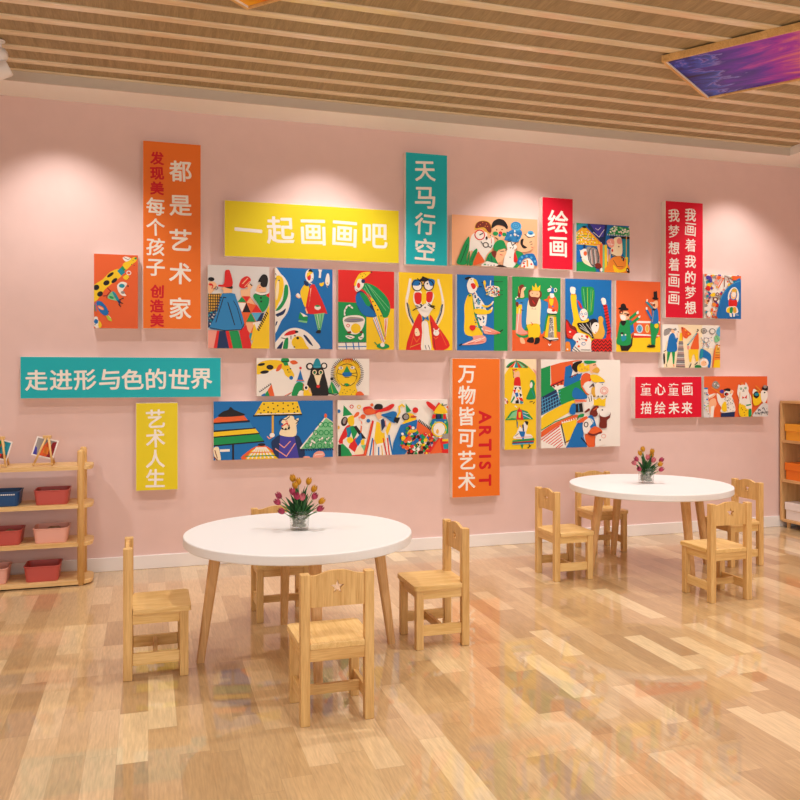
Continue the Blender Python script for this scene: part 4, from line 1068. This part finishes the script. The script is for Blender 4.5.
# P14 bear and lion
picture(RECT['P14'], (25, 28, 775, 278), 'w', '''
y s 25 80 60 50 130 40 180 45 220 60 265 130 262 155 240 160 210 140 190 100 140 100 90 120 25 135; k e 55 70 24 9 -10; k e 110 88 23 16 5; k e 75 120 28 11 -8; o s 148 110 165 75 188 68 180 100 160 115; o s 240 50 270 42 292 60 260 70; g e 208 42 27 20; k l 5 185 52 235 48; g p 195 62 225 58 230 75 205 78; b e 248 158 13 13; k d 5 225 105 243 98; k d 3 230 120 240 120 225 75
o p 95 240 120 200 140 278 105 278; g p 80 260 97 240 108 278 78 278; b p 55 270 78 258 80 278 55 278; k l 4 45 250 118 198''' + teeth('k', 45, 252, 115, 202, 7, -5, -8, 4) + '''
o l 4 205 278 250 255; k l 3 220 278 245 262
g s 255 278 258 240 275 200 300 185 330 200 340 240 330 278; b p 285 180 308 105 330 180; r d 9 309 93; o l 5 284 175 331 175; s l 5 282 184 333 184; w e 315 262 20 20; w s 290 278 300 255 320 250 330 278
k s 355 278 352 200 372 140 380 100 420 80 460 100 475 150 490 210 490 278; k e 370 82 25 24; k e 466 78 22 22; w e 371 82 15 15; w e 466 78 14 14; t s 392 88 405 40 420 28 435 40 444 88; s l 4 400 85 440 85; c p 398 140 450 140 432 205 418 205; c o 402 122 12 14 6; c o 444 122 12 14 6; g d 6 404 125 442 125; r e 426 216 12 11
y s 330 278 335 220 345 205 362 215 385 278; w e 345 222 16 18; k e 346 224 9 10; f p 360 240 372 225 384 278; o l 4 325 240 330 200
g p 492 240 517 180 565 262 500 270; k d 11 518 165; k l 6 498 262 540 275 570 260; q l 3 510 200 525 260
y s 545 90 570 50 620 35 680 45 710 90 705 160 680 210 690 278 568 278 580 220 550 170 ; c e 620 140 60 70; y e 620 130 66 78; o s 585 45 605 30 655 28 660 50 620 58; k o 620 140 70 76 4; g p 620 75 645 125 595 125; b s 590 125 645 122 650 145 600 150; k l 4 560 130 600 140; k l 4 645 140 690 150; k l 4 650 130 690 125; k l 4 605 155 635 155; w e 578 92 16 10; w e 658 90 16 10; k d 5 580 92 655 90; g s 600 200 620 195 635 205 620 215; o d 6 540 85 700 85; g l 4 600 205 640 205''' + ray_fur('k', 622, 130, 88, 112, 44, 4, -235, 55) + ray_fur('y', 622, 130, 74, 92, 40, 6, -235, 55) + '''
k d 3 600 240 620 250 640 240 660 255 590 260 610 265 650 270 670 245; o s 680 278 690 255 715 252 735 278
''', 'long white canvas with a black bear and a lion in party hats')
# P15 umbrellas
picture(RECT['P15'], (22, 30, 768, 392), 'b', '''
o p 22 140 60 120 205 118 235 155 22 165; n p 22 165 240 155 270 200 22 215; y p 22 215 275 200 300 232 22 250; g p 22 252 298 235 330 280 22 300; k l 8 22 165 240 152; k l 8 22 215 275 198; k l 8 22 250 300 232; k l 8 22 302 330 282; i p 25 170 245 162 265 196 25 208
k s 55 125 75 95 110 82 125 65 145 82 175 95 210 118; k l 12 140 300 140 392
c s 22 320 50 310 60 345 65 392 35 392; w p 60 325 120 325 120 340 60 340; d l 7 25 370 45 392; d l 5 30 330 45 380
o s 195 392 240 335 290 310 340 310 390 345 435 392; y p 215 392 250 340 290 318 340 318 380 350 420 392''' + ''.join(f';w l 9 {230+k*26} 385 {285+k*9} 320;' for k in range(7)) + ''';o l 5 230 350 400 350; g l 6 215 372 415 372; k e 315 302 24 9
y p 320 35 540 35 568 118 268 122; k l 9 265 122 568 118; k d 5 330 50 355 70 330 90 300 80 385 45 390 80 415 60 420 95 450 45 450 80 480 60 485 95 510 50 515 80 540 95 355 100 310 105 375 105 520 105 400 110 450 108 540 70; w l 5 285 112 555 110
u l 13 384 125 384 235; w e 380 245 16 14; p l 7 350 252 362 266 378 258
n s 395 265 430 245 520 245 560 275 580 392 420 392 375 300; v p 430 250 520 250 550 392 420 392; p l 6 425 300 455 325 495 285; p l 6 400 330 470 380 525 300
c s 430 245 440 200 470 135 490 125 520 140 530 250; c s 500 170 545 140 540 170 525 190; c s 445 150 470 135 475 170 440 170; k l 5 425 160 440 145 465 150 490 130; k l 5 520 145 545 160 530 175; k l 5 430 180 425 160; r l 7 440 190 475 170 480 185; k s 435 205 460 210 490 205 490 190 485 175 490 200 465 215; k d 7 445 205 465 208 485 205; p e 470 160 8 7
c p 720 135 768 170 768 335 555 335; l p 720 140 768 175 768 335 560 335; w l 9 560 330 715 145; o e 720 128 9 14''' + ''.join(f';g o {x} {y} 14 15 5' for x, y in ((690, 185), (720, 185), (750, 185), (655, 235), (690, 235), (725, 235), (760, 235), (625, 280), (660, 280), (695, 280), (730, 280), (600, 315), (640, 318), (680, 318), (720, 318), (755, 318), (765, 275))) + scatter(151, 'w', 22, 600, 180, 765, 320, 5, 8, lambda a, b: a > 720-(b-150)*.7) + teeth('k', 560, 338, 760, 338, 14, 6, 8, 6) + '''
p s 640 370 665 352 700 355 712 380 690 392 640 392; p e 595 388 22 8; w l 4 650 375 700 370
''', 'long blue canvas of striped and dotted umbrellas')
# P16 clowns
picture(RECT['P16'], (25, 27, 783, 405), 'w', '''
g p 65 60 125 125 60 135; y s 90 150 130 130 135 190 105 200; k e 70 170 22 32 15; a e 72 165 12 22 15; o s 130 140 150 110 170 110 165 130 140 145; d l 6 85 160 75 190
r s 40 280 80 205 110 200 100 260 35 310; b p 110 200 130 210 100 290 85 270; g p 105 205 130 200 160 240 130 300; k p 130 205 150 200 215 290 185 290; t p 80 215 112 205 95 280; r p 95 345 120 300 150 280 160 330 140 380; b p 140 300 180 250 190 300 160 340; y s 85 290 110 275 130 300 100 320; y p 180 300 205 290 205 335 180 330; w s 62 330 80 310 100 320 95 355 70 350; g p 30 330 60 320 100 360 125 405 30 405; k p 28 325 48 325 48 405 28 405; c p 130 390 170 340 200 360 200 405; r p 120 400 200 395 200 405 120 405; r p 35 300 60 290 60 320 35 320; l p 180 335 215 330 205 380; o l 9 180 245 185 180 170 160; w l 6 172 160 185 200
o e 195 140 18 17; r o 118 70 11 11 5; y o 167 72 11 11 5; b o 230 168 10 10 6; b e 230 168 9 9; o e 254 60 11 11; b e 32 100 12 12; p e 170 145 8 8; u e 30 210 9 12; r e 292 120 11 12; p o 292 120 14 15 5
r s 195 80 240 70 280 95 340 80 390 55 408 65 380 95 320 110 240 128 205 120; o e 240 105 40 20; k s 270 82 285 55 320 58 325 82; k e 298 84 30 8
f s 280 125 310 110 325 140 300 160; y s 262 195 285 175 310 190 315 240 340 250 370 185 385 200 350 290 310 350 285 330 265 270
r p 255 165 268 170 215 405 195 405; w p 268 175 285 165 255 405 220 405; o l 9 250 190 205 405; b l 10 258 290 240 405; w p 285 330 330 320 345 405 275 405; b l 9 300 350 300 405; u l 7 320 340 325 405; n l 9 350 290 380 405; w p 335 200 350 250 395 405 355 405; b l 10 370 270 395 405; r l 9 360 290 372 405; r l 8 330 290 355 405; o l 8 265 300 262 405; t l 10 328 190 325 155; n p 315 165 335 155 350 200 320 240; p l 8 345 170 350 210; w l 6 300 165 330 150
b s 315 130 360 115 400 105 425 120 415 180 390 180 350 150; k p 410 145 448 150 430 190 400 175; n l 4 345 140 385 150; y l 12 425 145 445 110 440 75 460 60 475 75
g p 485 52 525 105 490 118; r e 553 100 20 20; y s 480 170 500 120 540 130 560 165 520 195 465 195; k e 486 145 26 24; a e 488 145 18 18; o e 540 145 22 9 8; d l 5 520 150 560 145; y p 460 185 560 165 550 190 480 200
b p 450 200 565 165 590 240 560 280 480 405 390 405 400 320; o p 568 175 660 240 680 290 600 290 560 230''' + teeth('k', 575, 180, 655, 238, 9, 6, -14, 7) + scatter(161, 'rkygbwo', 230, 455, 205, 690, 400, 10, 17, lambda a, b: ((a-515)/62)**2 + ((b-305)/92)**2 < 1 or ((a-640)/60)**2 + ((b-320)/60)**2 < 1) + scatter(162, 'rkygw', 60, 520, 330, 640, 405, 9, 14) + '''
r p 630 395 720 290 783 320 783 405; o p 650 405 720 300 740 400; t p 745 340 783 335 783 375 750 375; y p 740 305 783 305 783 320 740 320; w e 725 290 10 9
r s 625 45 645 42 690 75 700 100 680 105 640 75; r p 672 105 715 45 728 60 690 115; y s 680 115 720 60 745 70 770 100 770 125 690 125; k l 6 735 70 770 65; o p 765 80 783 70 783 95; g d 6 740 60
g p 650 200 690 125 765 130 783 200 783 270 700 280; k p 690 130 735 130 735 165 695 165; b p 670 165 765 160 775 195 660 200; n p 700 128 725 128 725 165 705 165; r p 672 130 695 130 690 160 665 160; r p 745 130 765 130 770 165 745 165; w e 717 235 42 45; y o 717 235 50 50 9; u e 705 250 10 16; l d 8 690 185 760 185 765 240; a p 740 270 783 265 783 300 740 300
''', 'long white canvas of colourful circus clowns in a row')
# P17 yellow umbrellas
picture(RECT['P17'], (37, 33, 295, 770), 'y', '''
c p 37 33 295 33 295 160 230 90 130 60 70 110 37 160; w p 37 33 110 33 50 110; p p 265 110 295 130 295 170
g s 50 105 80 65 130 48 180 60 230 105 130 100; r p 130 50 105 100 85 100; w p 130 50 115 105 105 100; t p 130 50 145 105 118 105; r p 135 50 175 105 150 105; l p 140 50 205 100 180 105; d p 140 48 225 100 208 100; k p 125 50 65 105 52 105; o p 130 50 85 102 68 105; k l 5 130 40 132 55
k l 5 103 115 110 185; f l 13 110 130 130 160; f s 110 160 150 130 160 180 120 190; r l 10 108 125 135 118; r s 120 190 160 185 165 255 115 255; 
w p 115 250 170 255 190 400 110 395 85 385; k p 115 265 140 262 125 285; r p 105 285 130 280 120 320; b p 120 310 145 305 150 335 130 345; k p 150 260 170 265 165 290; y p 140 280 165 290 150 310; k p 155 310 180 325 165 345; g p 85 385 115 330 120 350 95 390; r p 150 345 180 350 190 380 165 375; k p 125 375 150 360 155 395 125 395; t p 165 370 190 385 180 400 160 395; w l 9 120 415 135 425; o p 130 345 150 350 140 370
g s 245 215 265 205 285 230 280 270 292 345 275 362 215 362 225 320 245 270; w s 243 240 255 220 265 240 258 268 245 265; t l 5 260 290 285 350; k l 6 240 385 265 380; k l 6 270 400 280 385; d l 7 45 350 65 385; w p 37 345 60 360 50 400 37 395; r l 6 40 360 60 395
g p 40 530 90 460 155 440 220 460 270 525; l p 70 510 100 470 140 450 140 520; t p 170 450 205 465 235 515 180 515; q l 5 60 520 130 500; w l 4 190 490 250 520; w l 4 190 470 230 480; r p 130 525 140 445 175 445 190 530; y p 150 465 170 465 165 515 150 510; r l 9 155 430 155 450; k l 6 135 530 140 590; b l 6 140 545 140 585
w s 150 600 165 570 175 600 200 545 225 580 210 640 250 650 255 680 110 680 130 640; k s 200 540 230 545 220 575 205 555; b p 150 620 205 625 190 700 160 650; n l 12 185 570 190 620; k l 4 120 660 150 640; r d 5 165 580
g p 100 695 275 680 280 700 100 710; r p 100 708 275 700 275 712 100 718; n p 97 712 275 708 275 716 97 722; s p 100 722 275 716 270 725 100 730; p l 5 130 672 255 668; g p 165 730 190 730 180 770; k l 8 225 760 250 740; k l 8 235 725 240 750
''', 'narrow yellow canvas with two figures under umbrellas, next to the orange lettered sign')
# P18 stacked faces
picture(RECT['P18'], (42, 38, 700, 769), 'w', '''
o p 120 90 200 65 330 42 390 42 300 60 310 100 230 250 125 250; g p 42 115 118 88 118 250 160 290 42 350; w p 42 38 180 38 42 105
r p 120 245 225 200 225 215 125 265; k l 8 120 262 225 212; m d 9 148 262 178 250 208 235; b p 240 100 285 80 300 130 270 260 225 265; b p 240 210 340 160 380 150 360 210 270 265; k l 7 275 185 345 155; m d 8 295 180 320 168
g p 180 290 240 265 370 205 380 260 420 340 330 390 200 415; n p 42 350 165 285 205 415 42 500''' + ''.join(f';s l 4 {50+k*22} 350 {60+k*22} 480' for k in range(7)) + ''.join(f';s l 5 45 {378+k*28} 200 {300+k*28}' for k in range(5)) + '''
b s 300 300 330 270 400 320 420 360 350 370 300 350
y s 42 520 180 430 320 375 290 460 160 540 42 620; g l 8 42 620 150 555 300 500; o s 42 635 160 560 330 495 340 540 210 570 42 680; w l 6 210 560 330 540
r p 42 690 200 575 240 769 42 769; w p 42 690 200 580 245 769 42 769''' + ''.join(f';r l 7 {42+k*20} {700+k*10 if k < 6 else 769} {190+k*4} {590+k*22}' for k in range(8)) + '''
y p 210 570 335 530 320 680 250 740; k l 9 205 575 240 745; d l 8 240 725 325 680; w l 6 240 740 320 695''' + teeth('w', 215, 565, 330, 535, 7, -4, -12, 8) + '''
b s 330 580 380 560 390 660 370 760 250 769 260 740; b p 250 769 390 680 420 769; k l 10 370 690 430 760; o s 400 670 450 640 490 690 480 769 430 769
k s 295 90 320 60 380 50 350 90 335 145 300 120; y s 340 90 385 65 400 90 440 80 440 130 350 140; u d 10 360 90 375 120 400 110 420 120; f s 440 80 490 70 500 130 450 150; g s 390 55 420 45 490 50 485 65 420 75; u s 460 130 500 100 525 125 510 150 480 145; d l 6 470 85 490 80
r s 370 250 370 180 410 150 450 170 450 215 390 245; o s 375 260 370 190 410 155 450 190; w s 390 245 440 220 460 290 440 325 410 305; y s 445 170 500 165 560 205 560 230 470 225; b l 6 490 235 560 228; k l 9 440 270 470 240 475 265; d l 8 445 265 465 255; u s 455 280 490 270 490 350 460 340; o l 11 372 260 410 320 430 330
w s 490 240 540 240 600 290 600 320 540 345 490 340; p o 562 298 32 30 7; p o 562 300 18 18 6; k d 4 545 245
y p 465 360 490 375 520 355 545 375 575 360 570 430 465 420; k d 6 475 345 510 345 545 345 578 348; w s 420 360 460 330 470 420 420 440; k l 6 430 350 440 390; k l 6 450 340 455 385; k l 6 400 395 420 405
k p 318 410 375 400 385 475 318 480; p p 310 370 400 370 400 390 320 400; w s 385 390 440 400 450 450 400 480; d s 395 475 430 445 440 460 410 480; b s 270 460 290 410 320 410 318 490 280 490; s l 5 345 410 350 470; o l 12 320 380 410 385
d s 440 480 475 430 515 430 500 510 450 510; o l 7 470 460 500 440
w s 500 450 570 440 590 480 560 520 520 510; k d 7 545 460; d s 515 480 530 510 570 520 605 505 615 480 610 525 585 550 580 610 520 605 525 540; g s 335 540 345 500 390 490 385 515 350 520; o s 335 550 410 510 415 545 350 565
w s 380 580 400 545 450 520 480 560 450 600 430 650 390 650; k o 408 580 16 20 7; b s 420 520 460 505 495 600 470 610 440 600 470 560 450 530; s l 4 440 520 470 580
o s 430 640 480 595 540 630 530 660 440 655; d s 425 645 470 660 535 640 530 660 470 675 430 665; w s 490 680 540 660 570 690 560 740 490 769; p o 555 680 18 16 5; k d 6 525 712
''', 'large white canvas with stacked bearded and crowned faces in profile')
# P19 cats on red-orange
picture(RECT['P19'], (65, 47, 768, 499), 'o', '''
h s 50 200 80 175 105 190 110 280 130 500 50 500; b e 85 180 24 10; w l 4 60 230 105 235''' + scatter(19, 'abqwp', 40, 58, 220, 120, 490, 6, 10) + '''
w s 110 260 180 235 185 255 130 290; e s 120 320 180 290 200 350 180 400 150 480 120 440; w p 140 380 175 370 165 500 130 500; f l 14 120 290 185 245
a s 150 150 165 110 200 100 235 150 210 185 170 175; k l 4 170 115 220 175; w d 8 180 130 215 150; g d 6 190 160 205 120; j l 14 145 172 190 200 260 250
w s 200 240 230 250 260 290 350 260 385 320 400 440 250 445 250 390 215 330''' + scatter(192, 'kad', 45, 280, 280, 390, 430, 4, 6) + '''
y s 250 400 270 340 300 330 310 420 280 440; n p 245 455 400 440 395 497 245 497; w s 280 230 310 205 370 200 380 225 355 270 290 265; k s 270 195 310 180 345 185 350 215 290 205; f e 360 220 18 20; k e 305 245 22 18; r s 300 240 330 240 315 260; v e 255 215 22 20; k d 4 350 240
w s 430 180 440 140 465 150 510 145 520 115 550 170 550 220 580 280 585 400 580 490 470 495 440 440 445 300 425 240; a l 5 560 240 580 400; u l 8 455 220 450 320; w e 490 190 50 50; j d 14 480 130; g o 465 185 9 9 6; g o 515 178 9 9 6; k d 6 492 200; k l 4 480 215 505 212; r p 478 270 505 285 480 300; r p 530 255 505 285 528 300; y s 445 350 480 360 520 380 550 410 545 497 465 497 440 430; d d 6 480 420 500 450 520 430 505 480 470 400; w s 520 380 580 350 582 410 530 410; g p 520 365 575 355 578 370 525 380; g s 550 420 580 415 580 490 550 497; w l 6 440 290 470 360
y s 600 200 620 230 690 240 700 320 660 365 610 370 595 290; w s 595 240 605 190 640 210 640 280; k s 605 240 640 215 670 260 640 295 610 280; t e 640 250 24 18; q l 7 630 200 660 215; j l 16 630 155 700 225; w s 690 220 740 200 765 250 750 320 720 350 690 300; k s 700 190 720 155 768 160 768 200 740 210; k d 9 730 230; a e 735 165 20 18; h s 595 497 640 420 710 350 768 370 768 497; w l 6 610 480 700 365''' + scatter(193, 'kwn', 40, 640, 400, 765, 480, 4, 7) + teeth('k', 620, 470, 760, 465, 9, 8, -20, 6) + '''
''', 'red-orange canvas with dressed white cats and other animals, beside the wide crimson sign')

# ------------------------------------------------------------------ LIGHT
def spot(x, y, z, watts, angle, blend, target, colour=(1, .90, .80), rad=.03):
    l = bpy.data.lights.new('downlight', 'SPOT'); l.energy = watts; l.spot_size = R(angle); l.spot_blend = blend
    l.color = colour; l.shadow_soft_size = rad
    o = bpy.data.objects.new('downlight', l); o.location = (x, y, z)
    d = Vector(target) - Vector((x, y, z)); o.rotation_euler = d.to_track_quat('-Z', 'Y').to_euler()
    col.objects.link(o); return o
def area(x, y, z, sx, sy, watts, target, colour=(.965, .985, 1)):
    l = bpy.data.lights.new('fill_light', 'AREA'); l.shape = 'RECTANGLE'; l.size = sx; l.size_y = sy; l.energy = watts; l.color = colour
    o = bpy.data.objects.new('fill_light', l); o.location = (x, y, z)
    d = Vector(target) - Vector((x, y, z)); o.rotation_euler = d.to_track_quat('-Z', 'Y').to_euler()
    col.objects.link(o); return o
WARM = (1, .985, .97)
for x in (-.52, 1.12, 2.60, 4.45):          # wall-washing downlights in the last gap of the slats
    spot(x, 5.03, 2.99, 37, 98, .6, (x, 5.30, 0.), WARM)
for x, y, w_ in ((.70, 3.55, 100), (3.05, 4.45, 70)):    # over the tables
    spot(x, y, 2.94, w_, 110, .6, (x, y, 0), WARM, .05)
for x, y in ((-1.6, 3.6), (-1.0, 1.2), (1.6, 1.6), (4.2, 2.2), (4.6, 3.6), (2.0, 3.0)):
    spot(x, y, 2.94, 95, 120, .6, (x, y, 0), WARM, .05)
for x in (-.5, 1.3, 2.9, 4.5):             # second row, aimed at the lower wall
    spot(x, 4.42, 2.985, 44, 84, .8, (x, 5.49, .75), WARM, .04)
area(1.0, -2.4, 1.3, 6.5, 2.2, 112, (1.5, 5.5, 2.3))  # unseen fill light added behind the camera to lift wall and ceiling
w = bpy.data.worlds.new('world'); scene.world = w; w.use_nodes = True
bg = w.node_tree.nodes['Background']; bg.inputs['Color'].default_value = (1, .98, .96, 1); bg.inputs['Strength'].default_value = .55

# ------------------------------------------------------------------ CAMERA
cam = bpy.data.cameras.new('camera'); cam.sensor_width = 36; cam.sensor_fit = 'HORIZONTAL'
cam.lens = 36*817/800; cam.shift_y = -26.25/800; cam.clip_start = .05
co = bpy.data.objects.new('camera', cam); co.location = (0, 0, 1.25); co.rotation_euler = (R(90), 0, -R(17.13))
col.objects.link(co); scene.camera = co
vs = scene.view_settings
scene.display_settings.display_device = 'sRGB'
vs.view_transform = 'Standard'; vs.look = 'None'; vs.gamma = 1.0; vs.use_curve_mapping = False
vs.exposure = -.25
